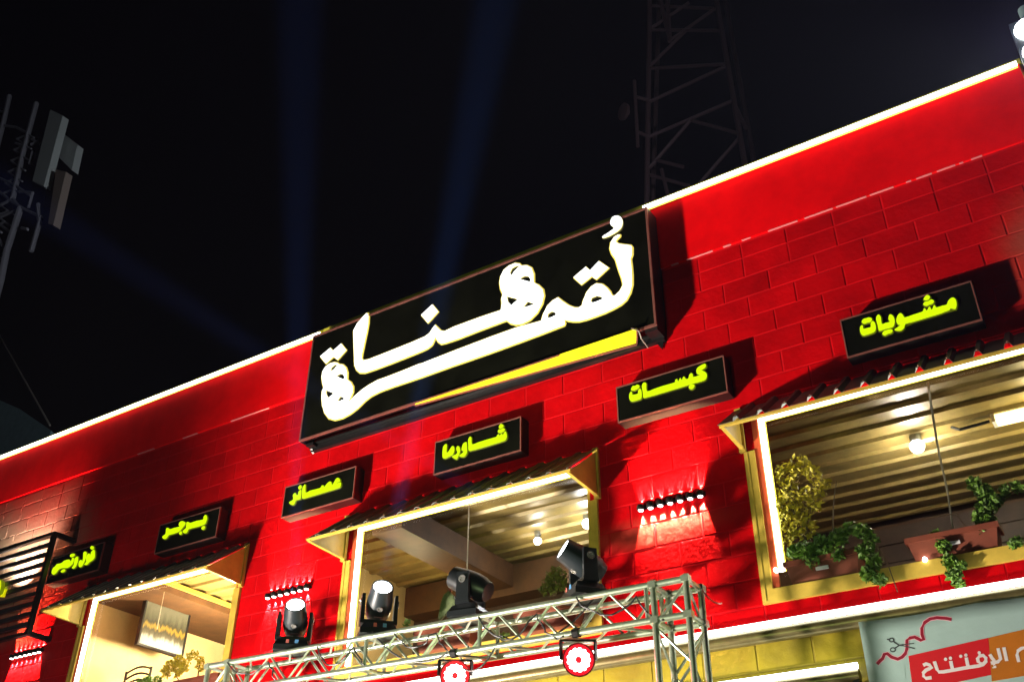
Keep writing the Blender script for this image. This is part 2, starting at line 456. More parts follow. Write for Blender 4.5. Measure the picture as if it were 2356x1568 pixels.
MB().bar((-7.03, .22, 5.50), (-7.03, 2.22, 5.50), .03, .05).build('ceiling_trim', 'cream_metal', bld)

# windows
for wi, (x0, x1) in enumerate(WIN):
    win = sub('window', bld, ((x0+x1)/2, 0, WZ0))
    y = -.030; zf = 5.12 if wi == 0 else 5.035
    MB().box(x0, x0+.085, y, -.002, 3.93, zf).build('frame', 'cream_metal', win)
    MB().box(x0+.022, x0+.032, y-.006, y, 3.95, zf-.01).build('frame_bead', 'cream_metal', win)
    MB().box(x1-.085, x1, y, -.002, 3.93, zf).build('frame', 'cream_metal', win)
    MB().box(x0+.085, x1-.085, y, -.002, 3.93, WZ0).build('sill', 'cream_metal', win)
    MB().box(x0+.087, x0+.135, -.016, .0, WZ0, WZ1).build('jamb', 'jamb_lit_orange', win)  # stands for the red wall lit orange by the strip
    MB().box(x0+.10, x0+.125, .001, .045, WZ0+.002, WZ1).build('jamb', 'cream_metal', win)
    MB().box(x1-.105, x1-.08, .001, .045, WZ0+.002, WZ1).build('jamb', 'cream_metal', win)
    MB().quad((x0+.125, .036, WZ0), (x1-.105, .036, WZ0), (x1-.105, .036, WZ1), (x0+.125, .036, WZ1)).build('pane', 'window_glass', win)

# ------------------------------------------------------------------ light strips
def strip(label, segs, m='led_white', r=.019, edge=2.3, group='white light strips on the wall'):
    t = thing('light_strip', label, 'light strip', segs[0][0], group)
    for a, b in segs:
        MB().tube([a, b], r, 10).build('light_tube', m, t, True)
        a, b = Vector(a), Vector(b); y = a.y+r*.9; h = r*edge
        if abs((b-a).x) > .1: MB().box(min(a.x, b.x), max(a.x, b.x), y, y+.005, a.z-h*.75, a.z+h).build('glow_bar', 'led_halo', t)  # glowing yellow bar added as the halo of the strip
        else: MB().box(a.x-h, a.x+h*.9, y, y+.005, min(a.z, b.z), max(a.z, b.z)-r*edge).build('glow_bar', 'led_halo', t)
    return t
strip('white light strip on the roof edge left of the big sign', [((-14, -.05, ZT-.010), (-4.72, -.05, ZT-.010))])
strip('white light strip on the roof edge right of the big sign', [((-.66, -.05, ZT-.010), (XR, -.05, ZT-.010))])
ZL = 5.335
for (x0, x1), ZL, wn in zip(WIN, (5.375, 5.335, 5.335), ('largest window with the planters', 'middle window behind the truss', 'left window with the painting')):
    strip(f'white light strip framing the top and left of the {wn}',
          [((x0+.165, -.012, ZL), (x1-.05, -.012, ZL)), ((x0+.165, -.012, ZL), (x0+.165, -.012, WZ0+(.12 if x0 == 0 else .01)))], 'led_window', .023, 1.35)
# awnings
def awning(x0, x1, label):
    D, zb, zt = (.40, 5.185, 5.50) if x0 > -1 else (.5, 5.10, 5.50)
    t = thing('window_awning', label, 'awning', ((x0+x1)/2, -.01, 5.3), 'awnings over the windows')
    for x, sx in ((x0, 1), (x1-.012, 1)):
        MB().prism([(x, -.012, zb-.02), (x, -D, zb-.005), (x, -.012, zt-.02)], (.012, 0, 0)).build('bracket', 'cream_metal', t)
        MB().bar((x+.006, -.013, zb-.03), (x+.006, -D-.012, zb-.012), .03, .022).build('bracket_edge', 'cream_metal', t)
        MB().box(x-.02, x+.03, -.04, -.009, zb-.06, zt).build('bracket_post', 'cream_metal', t)
    a = Vector((0, -.01, zt)); b = Vector((0, -D-.02, zb+.005)); d = (b-a); nrm = Vector((0, -d.z*-1, 0)); nrm = Vector((0, d.z, -d.y)).normalized()
    if nrm.z < 0: nrm = -nrm
    sh = MB(); x = x0-.03; prof = []; pitch = .19; h = .030 if x0 > -1 else .015
    while x < x1+.03:
        prof += [(x, 0), (x+pitch*.62, 0), (x+pitch*.70, h), (x+pitch*.86, h), (x+pitch*.94, 0)]; x += pitch
    prof = [p for p in prof if p[0] <= x1+.03]
    for (p, q) in zip(prof, prof[1:]):
        A = Vector((p[0], a.y, a.z))+nrm*p[1]; B = Vector((q[0], a.y, a.z))+nrm*q[1]
        sh.quad(A, B, B+d, A+d)
    o = sh.build('awning_sheet', 'awning_metal', t)
    mo = o.modifiers.new('thickness', 'SOLIDIFY'); mo.thickness = .004
    MB().bar((x0-.02, -D-.004, zb-.004), (x1+.02, -D-.004, zb-.004), .03, .016).build('front_rail', 'cream_metal', t)
    x = x0-.03+pitch*.78
    sc = None
    while x < x1:
        P = Vector((x, b.y, b.z))+nrm*(h+.002)-d*.06
        mb = MB().lathe(P, nrm, [(0, .008), (.006, .007), (.009, .003)], 8)
        if sc is None:
            sc = mb.build('screw', 'screw', t); x_first = x
        else:
            c = sc.copy(); C.objects.link(c); c.parent = t; c.location = sc.location+Vector((x-x_first, 0, 0))
        x += pitch
    return t
awning(-.01, 2.73, 'ribbed metal awning over the largest window, below the rightmost lime sign')
awning(-4.04, -1.28, 'ribbed dark awning over the middle window behind the truss')
awning(-7.94, -5.39, 'ribbed dark awning over the left window with the hanging painting')

# ------------------------------------------------------------------ the big sign
SX0, SX1, SZ0, SZ1, SD = -4.655, -.555, 6.40, 7.705, .20
sg = thing('main_sign', 'large black sign box with glowing white Arabic lettering below the roof edge', 'sign', ((SX0+SX1)/2, 0, SZ0))
hs = MB()
hs.box(SX0, SX1, -SD+.012, -SD+.03, SZ0, SZ1)               # front tray
hs.box(SX0, SX1, -SD+.03, .0, SZ1-.02, SZ1); hs.box(SX0, SX0+.02, -SD+.03, .0, SZ0, SZ1-.02); hs.box(SX1-.02, SX1, -SD+.03, 0, SZ0, SZ1-.02)
hs.build('housing', 'sign_black', sg)
MB().box(SX0+.02, SX1-.02, -SD, -SD+.011, SZ0+.02, SZ1-.02).build('face', 'sign_face', sg)
for (a, b, c, d) in ((SX0, SX1, SZ1-.020, SZ1), (SX0, SX1, SZ0, SZ0+.020), (SX0, SX0+.020, SZ0+.02, SZ1-.02), (SX1-.020, SX1, SZ0+.02, SZ1-.02)):
    MB().box(a, b, -SD-.010, -SD+.010, c, d).build('trim', 'bronze_trim', sg)
MB().box(SX0-.012, SX0-.002, -SD+.02, -.01, SZ0+.03, SZ1-.03).build('side_moulding', 'bronze_trim', sg)
MB().prism([(SX0+.02, -.095, SZ0+.004), (SX1-.10, -.095, SZ0-.006), (SX1-.10, -.004, SZ0-.006), (SX0+.02, -.004, SZ0+.004)], (0, 0, .012)).build('underside_panel', 'sign_black', sg)
MB().box(SX0+.03, SX1-.01, -.055, -.008, SZ0-.062, SZ0-.001).build('back_rail', 'dark_metal', sg)
# the yellow lit gap where the lower lining has come away
za = zoom(1150, 750, 1.425)
def onz(x, y, z): p = atz(*za(x, y), z); return p
u0, u1, u2, u3 = onz(690, 1193, SZ0-.004), onz(1935, 775, SZ0-.004), onz(1930, 856, SZ0-.03), onz(690, 1206, SZ0-.004)
MB().prism([u0, u1, u2, u3], (0, 0, .006)).build('lit_lining', 'acrylic_yellow', sg)
MB().bar(onz(690, 1206, SZ0-.010), onz(1935, 864, SZ0-.034), .014, .014).build('loose_trim', 'bronze_trim', sg)
MB().bar(onz(690, 1190, SZ0-.008), onz(1500, 922, SZ0-.008), .010, .010).build('loose_trim', 'bronze_trim', sg)
MB().bar(onz(1935, 775, SZ0-.01), onz(1935, 872, SZ0-.03), .012, .012).build('loose_trim', 'bronze_trim', sg)
cw = MB().tube([onz(1905, 772, SZ0-.01), onz(1945, 785, SZ0-.02), onz(1960, 830, SZ0-.05), onz(1990, 870, SZ0-.06), onz(2010, 905, SZ0-.05)], .007, 6)
cw.build('loose_wire', 'cable_grey', sg)
MB().box(SX1-.12, SX1-.004, -.19, -.01, SZ0-.035, SZ0+.012).build('corner_bracket', 'dark_metal', sg)
MB().prism([(SX1-.10, -.05, SZ0-.04), (SX1-.02, -.03, SZ0-.04), (SX1-.05, -.02, SZ0-.13)], (0, .01, 0)).build('torn_plate', 'dark_metal', sg)
MB().box(SX0+.03, SX0+.12, -.12, -.01, SZ0-.03, SZ0+.004).build('corner_bracket', 'dark_metal', sg)
MB().bar((SX0+.05, -.06, SZ0-.03), (SX0+.05, -.02, SZ0-.07), .03, .02).build('torn_plate', 'ring_chrome', sg)
# lettering traced from the sign
ZA, ZB, ZCc = zoom(1200, 1150, 2.852), zoom(1650, 1000, 2.852), zoom(2050, 820, 2.852)
YL = -SD-.010
def halo_tube(lp):  # glowing outline that stands in for the letters' yellow halo
    P_ = [(x, -SD-.006, z) for x, z in lp]; MB().tube(P_+P_[:1], .011, 6, ((0, 1, 0), .25)).build('letter_halo', 'letter_glow', sg)
def trace(fn, pts, Y): return [(lambda p: (p.x, p.z))(at(*fn(*q), Y)) for q in pts]
L1 = trace(ZCc, [(1120, 298), (1118, 318), (1090, 345), (1072, 375), (1105, 398), (1175, 408), (1240, 415), (1256, 440), (1256, 520), (1238, 570), (1248, 650), (1256, 750), (1256, 860), (1233, 950), (1190, 1030), (1130, 1083), (1050, 1128), (950, 1175), (850, 1213), (750, 1248), (660, 1270), (590, 1270), (530, 1262), (495, 1252), (502, 1290), (498, 1312), (250, 1408)], YL)
L1 += trace(ZB, [(1141, 988), (800, 1112), (400, 1250), (0, 1393)], YL)
L1 += trace(ZA, [(1000, 1060), (850, 1115), (750, 1165), (680, 1220), (600, 1300), (520, 1362), (430, 1412), (340, 1435), (270, 1415), (222, 1350), (197, 1270), (190, 1180), (195, 1105), (213, 1072), (197, 1010), (190, 950), (200, 890), (230, 840), (280, 800), (330, 785), (370, 792), (388, 808), (430, 812), (465, 845), (482, 900), (480, 978), (520, 1010), (545, 1060), (545, 1120), (520, 1180), (488, 1243), (560, 1165), (640, 1095), (720, 1040), (820, 985), (920, 950), (1100, 880), (1300, 800)], YL)
L1 += trace(ZB, [(0, 1240), (400, 1082), (800, 930), (1100, 822), (1372, 750)], YL)
L1 += trace(ZCc, [(236, 1250), (255, 1185), (300, 1095), (360, 1035), (420, 1000), (470, 1040), (540, 1088), (600, 1112), (650, 1115), (690, 1090), (705, 1030), (740, 945), (790, 882), (850, 842), (920, 852), (970, 890), (1010, 940), (1032, 982), (1062, 977), (1112, 930), (1150, 862), (1140, 800), (1100, 690), (1065, 572), (1022, 510), (1002, 450), (1012, 380), (1050, 322), (1092, 298)], YL)
H1 = [trace(ZCc, [(308, 1225), (315, 1190), (345, 1165), (375, 1170), (398, 1195), (350, 1217)], YL), trace(ZCc, [(795, 1045), (805, 1010), (850, 990), (900, 1000), (920, 1015), (870, 1035), (820, 1052)], YL),
      trace(ZA, [(298, 885), (305, 850), (340, 818), (378, 812), (350, 838), (320, 870)], YL), trace(ZA, [(362, 940), (400, 920), (430, 930), (445, 960), (438, 972), (400, 955)], YL),
      trace(ZA, [(243, 1102), (325, 1138), (270, 1180), (248, 1140)], YL), trace(ZA, [(372, 1222), (402, 1173), (450, 1195), (400, 1215)], YL)]
halo_tube(L1)
filled('letter', [grow(L1, -.004)]+[grow(h, .007) for h in H1], YL, .012, 'letter_white', sg, 'letter_return')
L2 = trace(ZA, [(710, 235), (721, 260), (718, 350), (700, 450), (672, 580), (647, 700), (642, 742), (662, 765), (720, 752), (850, 702), (1000, 642), (1200, 562), (1350, 497), (1400, 460), (1440, 400), (1465, 365), (1490, 392), (1530, 432), (1570, 438)], YL)
L2 += trace(ZB, [(400, 812), (700, 702), (918, 630), (930, 560), (926, 500), (940, 450), (915, 390), (905, 320), (915, 250), (950, 180), (1010, 130), (1080, 100), (1130, 108), (1152, 130), (1210, 126), (1265, 155), (1290, 220), (1292, 320), (1342, 346), (1395, 400), (1406, 470), (1385, 560), (1330, 660), (1250, 740), (1160, 785), (1090, 795), (1030, 780), (985, 746), (700, 852), (450, 950), (300, 1000), (250, 1010), (215, 985), (195, 950), (186, 930), (175, 965), (150, 1020), (100, 1060), (0, 1105)], YL)
L2 += trace(ZA, [(1200, 710), (1000, 790), (800, 865), (680, 905), (620, 905), (580, 870), (560, 820), (555, 700), (550, 560), (547, 430), (590, 350), (650, 280), (695, 235)], YL)
H2 = [trace(ZB, [(1030, 210), (1050, 165), (1090, 140), (1138, 135), (1100, 160), (1060, 200), (1042, 237)], YL), trace(ZB, [(1135, 278), (1180, 255), (1225, 255), (1250, 290), (1247, 308), (1190, 290)], YL),
      trace(ZB, [(993, 480), (1110, 510), (1040, 568), (1005, 530)], YL), trace(ZB, [(1175, 598), (1220, 540), (1295, 562), (1230, 580)], YL)]
halo_tube(L2)
filled('letter', [grow(L2, -.004)]+[grow(h, .007) for h in H2], YL, .012, 'letter_white', sg, 'letter_return')
for fn, pts in ((ZA, [(1310, 255), (1435, 140), (1500, 220), (1385, 345)]), (ZA, [(175, 720), (290, 625), (318, 660), (410, 578), (468, 650), (370, 758), (325, 722), (240, 800)]),
                (ZCc, [(597, 775), (735, 658), (780, 700), (880, 595), (990, 670), (850, 797), (800, 762), (685, 855)])):
    halo_tube(trace(fn, pts, YL))
    filled('letter_dot', [trace(fn, pts, YL)], YL, .012, 'letter_white', sg, 'letter_return')
filled('letter_mark', [smooth_loop(trace(ZCc, [(1008, 160), (1030, 105), (1080, 85), (1130, 105), (1147, 160), (1130, 220), (1080, 265), (1000, 310), (930, 333), (922, 318), (980, 280), (1050, 225), (1020, 195)], YL)), trace(ZCc, [(1062, 152), (1075, 150), (1078, 162), (1066, 165)], YL)], YL, .012, 'letter_white', sg, 'letter_return')

# ------------------------------------------------------------------ the small lime signs
def small_sign(x0, x1, label, fn, loops, loose=None):
    z0, z1, D = 5.615, 5.955, .135
    t = thing('dish_sign', label, 'sign', ((x0+x1)/2, 0, z0), 'small black signs with lime letters')
    MB().box(x0, x1, -D+.012, -.008, z0, z1).build('housing', 'sign_black', t)
    MB().box(x0+.010, x1-.010, -D, -D+.011, z0+.010, z1-.010).build('face', 'sign_face', t)
    for (a, b, c, d) in ((x0, x1, z1-.010, z1), (x0, x1, z0, z0+.010), (x0, x0+.010, z0+.010, z1-.010), (x1-.010, x1, z0+.010, z1-.010)):
        MB().box(a, b, -D-.006, -D+.010, c, d).build('trim', 'bronze_trim', t)
    for kind, pts in loops:
        Y = -D-.010
        filled('lime_halo', [grow(smooth_loop(trace(fn, pts, Y), 2), .008)], -D-.003, .003, 'lime_glow', t)  # dim outline added as the letters' glow on the sign face
        filled(kind, [smooth_loop(trace(fn, pts, Y), 2)], Y, .014, 'letter_lime', t, 'lime_return')
    return t
small_sign(.925, 1.885, 'black sign with lime letters, rightmost, above the largest window', zoom(3330, 1130, 4.712), [
 ('letter', [(2000, 200), (2045, 240), (2062, 330), (2040, 410), (1990, 405), (1945, 400), (1930, 430), (1850, 460), (1750, 500), (1600, 545), (1450, 590), (1250, 650), (1110, 690), (1090, 760), (1030, 810), (960, 812), (905, 795), (960, 755), (1020, 710), (980, 700), (945, 650), (950, 580), (980, 515), (1025, 488), (1070, 530), (1100, 570), (1250, 520), (1430, 460), (1450, 410), (1475, 400), (1500, 440), (1520, 430), (1545, 380), (1570, 375), (1590, 425), (1615, 410), (1635, 350), (1660, 345), (1685, 385), (1800, 350), (1880, 330), (1900, 270), (1950, 215)]),
 ('letter_dot', [(1450, 225), (1490, 165), (1530, 155), (1568, 185), (1545, 235), (1500, 250), (1455, 240)]),
 ('letter_dot', [(1440, 325), (1475, 280), (1535, 270), (1590, 235), (1640, 260), (1620, 310), (1555, 330), (1500, 355)]),
 ('letter', [(615, 515), (655, 560), (672, 690), (740, 670), (825, 650), (800, 610), (805, 540), (835, 510), (885, 545), (912, 620), (905, 700), (870, 750), (750, 780), (640, 812), (615, 800), (600, 720), (570, 610), (580, 545)]),
 ('letter_dot', [(682, 870), (720, 820), (780, 800), (840, 785), (875, 810), (855, 850), (790, 870), (730, 900)]),
 ('letter', [(300, 712), (325, 725), (330, 780), (400, 765), (470, 745), (468, 690), (500, 635), (540, 660), (562, 740), (550, 820), (480, 860), (340, 900), (290, 870), (270, 800), (275, 740)]),
 ('letter_dot', [(300, 650), (330, 600), (390, 580), (440, 568), (490, 590), (470, 650), (400, 665), (345, 688)])])
small_sign(-1.005, -.025, 'black sign with lime letters between the middle awning and the largest awning', zoom(2430, 1400, 5.89), [
 ('letter', [(2040, 190), (2065, 230), (2050, 280), (1980, 330), (1960, 345), (2030, 370), (2080, 420), (2085, 490), (2060, 550), (1980, 590), (1800, 640), (1500, 730), (1200, 820), (900, 910), (650, 975), (615, 970), (610, 900), (590, 780), (580, 710), (605, 645), (650, 625), (685, 660), (695, 830), (850, 780), (1050, 710), (1340, 625), (1350, 580), (1390, 540), (1420, 600), (1435, 590), (1470, 515), (1510, 580), (1530, 510), (1565, 490), (1600, 545), (1660, 530), (1680, 450), (1725, 408), (1760, 440), (1770, 500), (1900, 465), (1935, 455), (1870, 430), (1845, 370), (1860, 300), (1930, 240)]),
 ('letter_dot', [(1668, 730), (1700, 680), (1760, 665), (1803, 690), (1780, 750), (1730, 778), (1685, 765)]),
 ('letter', [(325, 835), (355, 860), (360, 910), (430, 900), (490, 880), (495, 820), (540, 765), (573, 830), (576, 960), (540, 1010), (380, 1055), (320, 1050), (290, 990), (290, 900)]),
 ('letter_dot', [(330, 775), (370, 705), (420, 705), (470, 675), (525, 700), (510, 755), (440, 790), (390, 815), (340, 805)])])
small_sign(-2.92, -1.965, 'black sign with lime letters directly above the middle awning', zoom(1700, 1650, 6.544), [
 ('letter', [(1000, 450), (1035, 490), (1045, 650), (1200, 600), (1450, 520), (1665, 460), (1690, 420), (1735, 385), (1760, 430), (1780, 400), (1815, 370), (1840, 410), (1870, 360), (1910, 315), (1935, 370), (1945, 450), (1920, 520), (1850, 560), (1600, 640), (1300, 730), (1040, 800), (960, 805), (955, 680), (945, 560), (965, 490)]),
 ('letter_dot', [(1740, 190), (1790, 120), (1865, 170), (1820, 222), (1780, 240), (1745, 230)]), ('letter_dot', [(1710, 320), (1740, 265), (1800, 262), (1850, 232), (1895, 260), (1870, 310), (1800, 345), (1740, 355)]),
 ('letter', [(885, 590), (910, 610), (920, 780), (920, 850), (880, 930), (810, 970), (725, 955), (725, 930), (790, 880), (840, 825), (785, 810), (785, 730), (820, 630)]),
 ('letter', [(690, 690), (725, 725), (742, 800), (715, 920), (650, 1025), (590, 1010), (530, 970), (560, 945), (640, 900), (670, 850), (645, 790), (650, 720)]),
 ('letter', [(370, 640), (400, 670), (390, 850), (440, 835), (500, 740), (545, 688), (585, 720), (595, 800), (560, 900), (510, 935), (450, 960), (370, 1000), (300, 1000), (285, 920), (300, 720)])])
small_sign(-4.83, -3.885, 'black sign with lime letters under the left corner of the big white-lettered sign', zoom(1110, 1850, 8.414), [
 ('letter', [(750, 495), (800, 495), (800, 750), (950, 680), (1280, 595), (1330, 515), (1395, 510), (1410, 570), (1480, 480), (1580, 385), (1650, 395), (1675, 495), (1720, 440), (1780, 330), (1840, 260), (1910, 275), (1945, 350), (1920, 385), (1830, 415), (1850, 435), (1960, 405), (1968, 480), (1940, 560), (1800, 620), (1500, 710), (1200, 800), (900, 890), (730, 940), (685, 925), (680, 850), (690, 620)]),
 ('letter', [(645, 655), (660, 720), (640, 880), (620, 960), (490, 990), (450, 1080), (390, 1150), (310, 1140), (250, 1085), (290, 1035), (390, 970), (375, 850), (410, 780), (460, 750), (500, 830), (550, 810), (560, 720)]),
 ('letter_mark', [(555, 570), (620, 495), (665, 530), (668, 585), (600, 635), (570, 630)])])
small_sign(-6.72, -5.765, 'black sign with lime letters directly above the left awning', zoom(610, 1990, 9.06), [
 ('letter', [(1815, 325), (1860, 360), (1880, 460), (1840, 580), (1780, 670), (1500, 760), (1230, 830), (1190, 900), (1130, 975), (1050, 975), (1005, 900), (1110, 810), (1130, 740), (1145, 600), (1190, 575), (1250, 610), (1300, 610), (1500, 540), (1730, 495), (1750, 400)]),
 ('letter_dot', [(1670, 800), (1720, 735), (1800, 730), (1790, 800), (1745, 845), (1690, 845)]),
 ('letter', [(960, 550), (1020, 555), (1105, 605), (1090, 680), (1000, 790), (930, 880), (850, 940), (650, 1010), (510, 1050), (450, 1140), (370, 1190), (300, 1165), (280, 1095), (390, 1010), (410, 870), (430, 800), (490, 790), (545, 840), (700, 790), (890, 745), (865, 690), (890, 600)]),
 ('letter_dot', [(875, 980), (930, 912), (980, 930), (970, 1010), (900, 1030)])])
small_sign(-8.62, -7.66, 'black sign with lime letters beside the black slatted frame, leftmost of the wall signs', zoom(0, 2080, 5.226), [
 ('letter', [(1945, 430), (1962, 500), (1955, 600), (1900, 660), (1850, 690), (1800, 745), (1740, 740), (1785, 680), (1780, 590), (1830, 510), (1860, 530), (1870, 560), (1885, 480)]), ('letter_dot', [(1865, 395), (1895, 355), (1940, 375), (1935, 415), (1890, 430)]),
 ('letter', [(1760, 470), (1795, 500), (1778, 600), (1740, 700), (1690, 780), (1640, 790), (1625, 740), (1640, 670), (1680, 640), (1700, 680), (1720, 600), (1725, 500)]),
 ('letter', [(1605, 570), (1618, 640), (1590, 740), (1540, 815), (1485, 810), (1530, 740), (1545, 620)]),
 ('letter', [(1525, 600), (1530, 650), (1500, 730), (1430, 790), (1380, 810), (1300, 810), (1220, 840), (1160, 920), (1100, 945), (1070, 900), (1100, 810), (1140, 780), (1180, 730), (1230, 720), (1280, 705), (1330, 660), (1400, 640), (1440, 640), (1470, 680), (1490, 610)]),
 ('letter_dot', [(1450, 550), (1480, 520), (1530, 515), (1550, 545), (1510, 580), (1460, 585)]), ('letter_dot', [(1260, 875), (1310, 835), (1355, 845), (1330, 890), (1270, 900)])])

# ------------------------------------------------------------------ slatted screen at the left
t = thing('slatted_sign_frame', 'black metal slatted screen with a lime letter, standing off the wall at the left edge', 'sign frame', (-9.3, -.3, 5.1))
FX, FZ0, FZ1, FY = -8.62, 4.93, 6.10, -.30
p1 = at(114, 1227, FY); p2 = at(82, 1455, FY); FX = (p1.x+p2.x)/2; FZ1, FZ0 = p1.z, p2.z
MB().box(FX-.05, FX, FY-.02, FY+.03, FZ0, FZ1).build('upright', 'dark_metal', t)
MB().box(-13.2, -13.15, FY-.02, FY+.03, FZ0, FZ1).build('upright', 'dark_metal', t)
for zz in (FZ0+.02, FZ1-.02):
    MB().box(FX-.05, FX, FY+.03, -.008, zz-.025, zz+.025).build('arm', 'dark_metal', t)
    MB().box(-13.15, FX-.05, FY-.02, FY+.03, zz-.02, zz+.02).build('rail', 'dark_metal', t)
nS = 10; sl = None
for k in range(1, nS):
    zz = FZ0+.02+(FZ1-FZ0-.04)*k/nS
    if sl is None:
        sl = MB().box(-13.15, FX-.05, FY-.006, FY+.022, zz-.028, zz+.020).build('slat', 'slat_metal', t); z_first = zz
    else:
        c = sl.copy(); C.objects.link(c); c.parent = t; c.location = sl.location+Vector((0, 0, zz-z_first))
zl = zoom(0, 2080, 5.226); YF = FY-.05
filled('letter', [trace(zl, [(-60, 1050), (40, 1055), (60, 1100), (62, 1180), (50, 1250), (20, 1330), (-60, 1380)], YF)], YF, .05, 'letter_lime', t, 'lime_return')
MB().prism([at(*zl(*q), YF+.03) for q in ((45, 1240), (130, 1240), (65, 1400), (-20, 1395))], (0, .02, 0)).build('letter_bracket', 'acrylic_yellow', t)

q = at(*zl(180, 1185), -.24)
t2 = thing('picture_light', 'small spotlight on the slatted screen washing the blocks above it', 'lamp', q)
MB().lathe(q, (-.2, .35, 1), [(-.05, .022), (-.045, .03), (.02, .034), (.02, .028)], 12).build('can', 'white_tag', t2, True)
MB().lathe(q, (-.2, .35, 1), [(.016, .026), (.020, .022)], 12).build('lens', 'bulb', t2, True)
lamp('wash', 'SPOT', q+Vector((-.01, .02, .06)), 260, (1, .92, .82), (q.x-.25, .25, q.z+1.0), .02, 110, .9, t2)
# ------------------------------------------------------------------ wall sconces
def sconce(xc, label):
    zc = 4.865; t = thing('wall_sconce', label, 'wall lamp', (xc, 0, zc), 'black wall lamps with seven up and down spots')
    MB().box(xc-.29, xc+.29, -.022, -.006, zc-.012, zc+.016).build('back_plate', 'dark_metal', t)
    for k in range(7):
        x = xc-.255+.085*k
        MB().lathe((x, -.036, zc-.020), (0, 0, 1), [(0, .028), (.010, .033), (.032, .033), (.042, .028)], 14).build('cup', 'dark_metal', t, True)
        MB().lathe((x, -.036, zc-.030), (0, 0, 1), [(0, .008), (.003, .018), (.009, .021)], 10).build('bulb', 'sconce_bulb', t, True)
        lamp('down_light', 'SPOT', (x, -.020, zc-.038), 270.0, (1, .58, .42), (x, .004, zc-.16), .003, 40, .5, t)
        lamp('up_light', 'SPOT', (x, -.020, zc+.028), 220.0, (1, .48, .26), (x, .004, zc+.15), .003, 44, .5, t)
    return t
sconce(-.640, 'black seven-spot wall lamp between the middle window and the largest window')
sconce(-4.715, 'black seven-spot wall lamp on the red wall behind the leftmost moving head')
sconce(-8.81, 'black seven-spot wall lamp below the slatted screen at the left edge')

# ------------------------------------------------------------------ pipes with light tubes
t = thing('lit_pipe', 'olive metal pipe along the foot of the red wall with a white tube on top', 'light strip', (-2, -.08, 3.70))
MB().tube([(-7.5, -.085, 3.690), (XR, -.085, 3.690)], .048, 16).build('pipe', 'pipe_metal', t, True)
MB().tube([(-7.5, -.105, 3.762), (XR, -.105, 3.762)], .022, 10).build('light_tube', 'led_white', t, True)
t = thing('lit_pipe', 'lower olive pipe with a white tube ending at the edge of the banner', 'light strip', (-2, -.08, 3.36))
MB().tube([(-5.5, -.085, 3.345), (.60, -.085, 3.345)], .040, 16).build('pipe', 'pipe_metal', t, True)
MB().tube([(-5.5, -.105, 3.404), (.60, -.105, 3.404)], .020, 10).build('light_tube', 'led_white', t, True)
MB().box(.56, .60, -.13, -.01, 2.9, 3.31).build('pipe_bracket', 'dark_metal', t)

# ------------------------------------------------------------------ banner
YB = -.16; zb_ = zoom(3380, 2380, 3.613)
bn = thing('opening_banner', 'pale banner with red ribbon print and Arabic opening words, hung below the lit pipe', 'banner', (1.6, YB, 3.2))
def bp(x, y, k=0): p = at(*zb_(x, y), YB-.0007*k); return p
tl = bp(0, 250); bl = at(1985, 1568, YB)
X0, X1, ZB0, ZB1 = tl.x, 2.75, 2.55, tl.z
mb = MB(); nx, nz = 40, 12
def ripple(x, z): return .004*(1+math.sin(x*9))*max(0, (z-ZB0)/(ZB1-ZB0)-.75)
top = lambda x: ZB1+.004-.012*abs(math.sin((x-X0)*4.4))
for i in range(nx+1):
    for j in range(nz+1):
        x = X0+(X1-X0)*i/nx; z = ZB0+(top(x)-ZB0)*j/nz; mb.v.append((x, YB+ripple(x, z)+.0025, z))
for i in range(nx):
    for j in range(nz):
        a = i*(nz+1)+j; mb.f.append((a, a+nz+1, a+nz+2, a+1))
o = mb.build('sheet', 'banner_vinyl', bn, True); mo = o.modifiers.new('thickness', 'SOLIDIFY'); mo.thickness = .002
def flat(name, pts, m, k, hole=None): return filled(name, [[(p.x, p.z) for p in (bp(*q, k) for q in pts)]], YB-.0007*k, .002, m, bn)
flat('printed_panel', [(710, 725), (1850, 465), (1888, 992), (780, 1230)], 'banner_red', 1)
flat('printed_panel', [(1853, 466), (2700, 265), (2720, 945), (1897, 1085)], 'banner_orange', 1)
def stroke(pts, wd, m, k, name='printed_letter'):
    P = [bp(*q, k) for q in pts]; r = (bp(pts[0][0]+wd/2, pts[0][1], k)-P[0]).length
    return MB().tube(P, r, 8, ((0, 1, 0), .03)).build(name, m, bn)
def disc(x, y, r_, m, k):
    flat('printed_dot', [(x+r_*math.cos(a*math.pi/6), y+r_*math.sin(a*math.pi/6)) for a in range(12)], m, k)
random.seed(2)
K = 4.5
stroke([(920, 855), (965, 835), (1010, 850), (1045, 893), (1010, 903), (960, 925), (922, 965), (925, 1010), (960, 1042), (1042, 1030)], 50, 'print_white', K)
stroke([(1080, 800), (1100, 860), (1118, 915), (1145, 950), (1210, 948), (1400, 914), (1560, 886), (1700, 866), (1770, 845), (1812, 800), (1812, 750), (1775, 715), (1725, 722), (1695, 760), (1705, 805), (1750, 835)], 50, 'print_white', K)
stroke([(1312, 795), (1325, 860), (1340, 915)], 50, 'print_white', K+.2); stroke([(1535, 745), (1548, 820), (1562, 880)], 50, 'print_white', K+.2)
for q in ((1240, 770), (1310, 755), (1456, 728), (1530, 712), (1718, 678)): disc(*q, 24, 'print_white', K)
stroke([(1868, 700), (1895, 745), (1935, 795)], 50, 'print_white', K); stroke([(1985, 612), (2005, 690), (2022, 765), (1985, 805), (1885, 826)], 50, 'print_white', K+.2)
stroke([(2068, 600), (2110, 795)], 50, 'print_white', K); stroke([(1945, 845), (1915, 850), (1925, 872), (1960, 868)], 18, 'print_white', K); stroke([(1905, 892), (1962, 884)], 18, 'print_white', K)
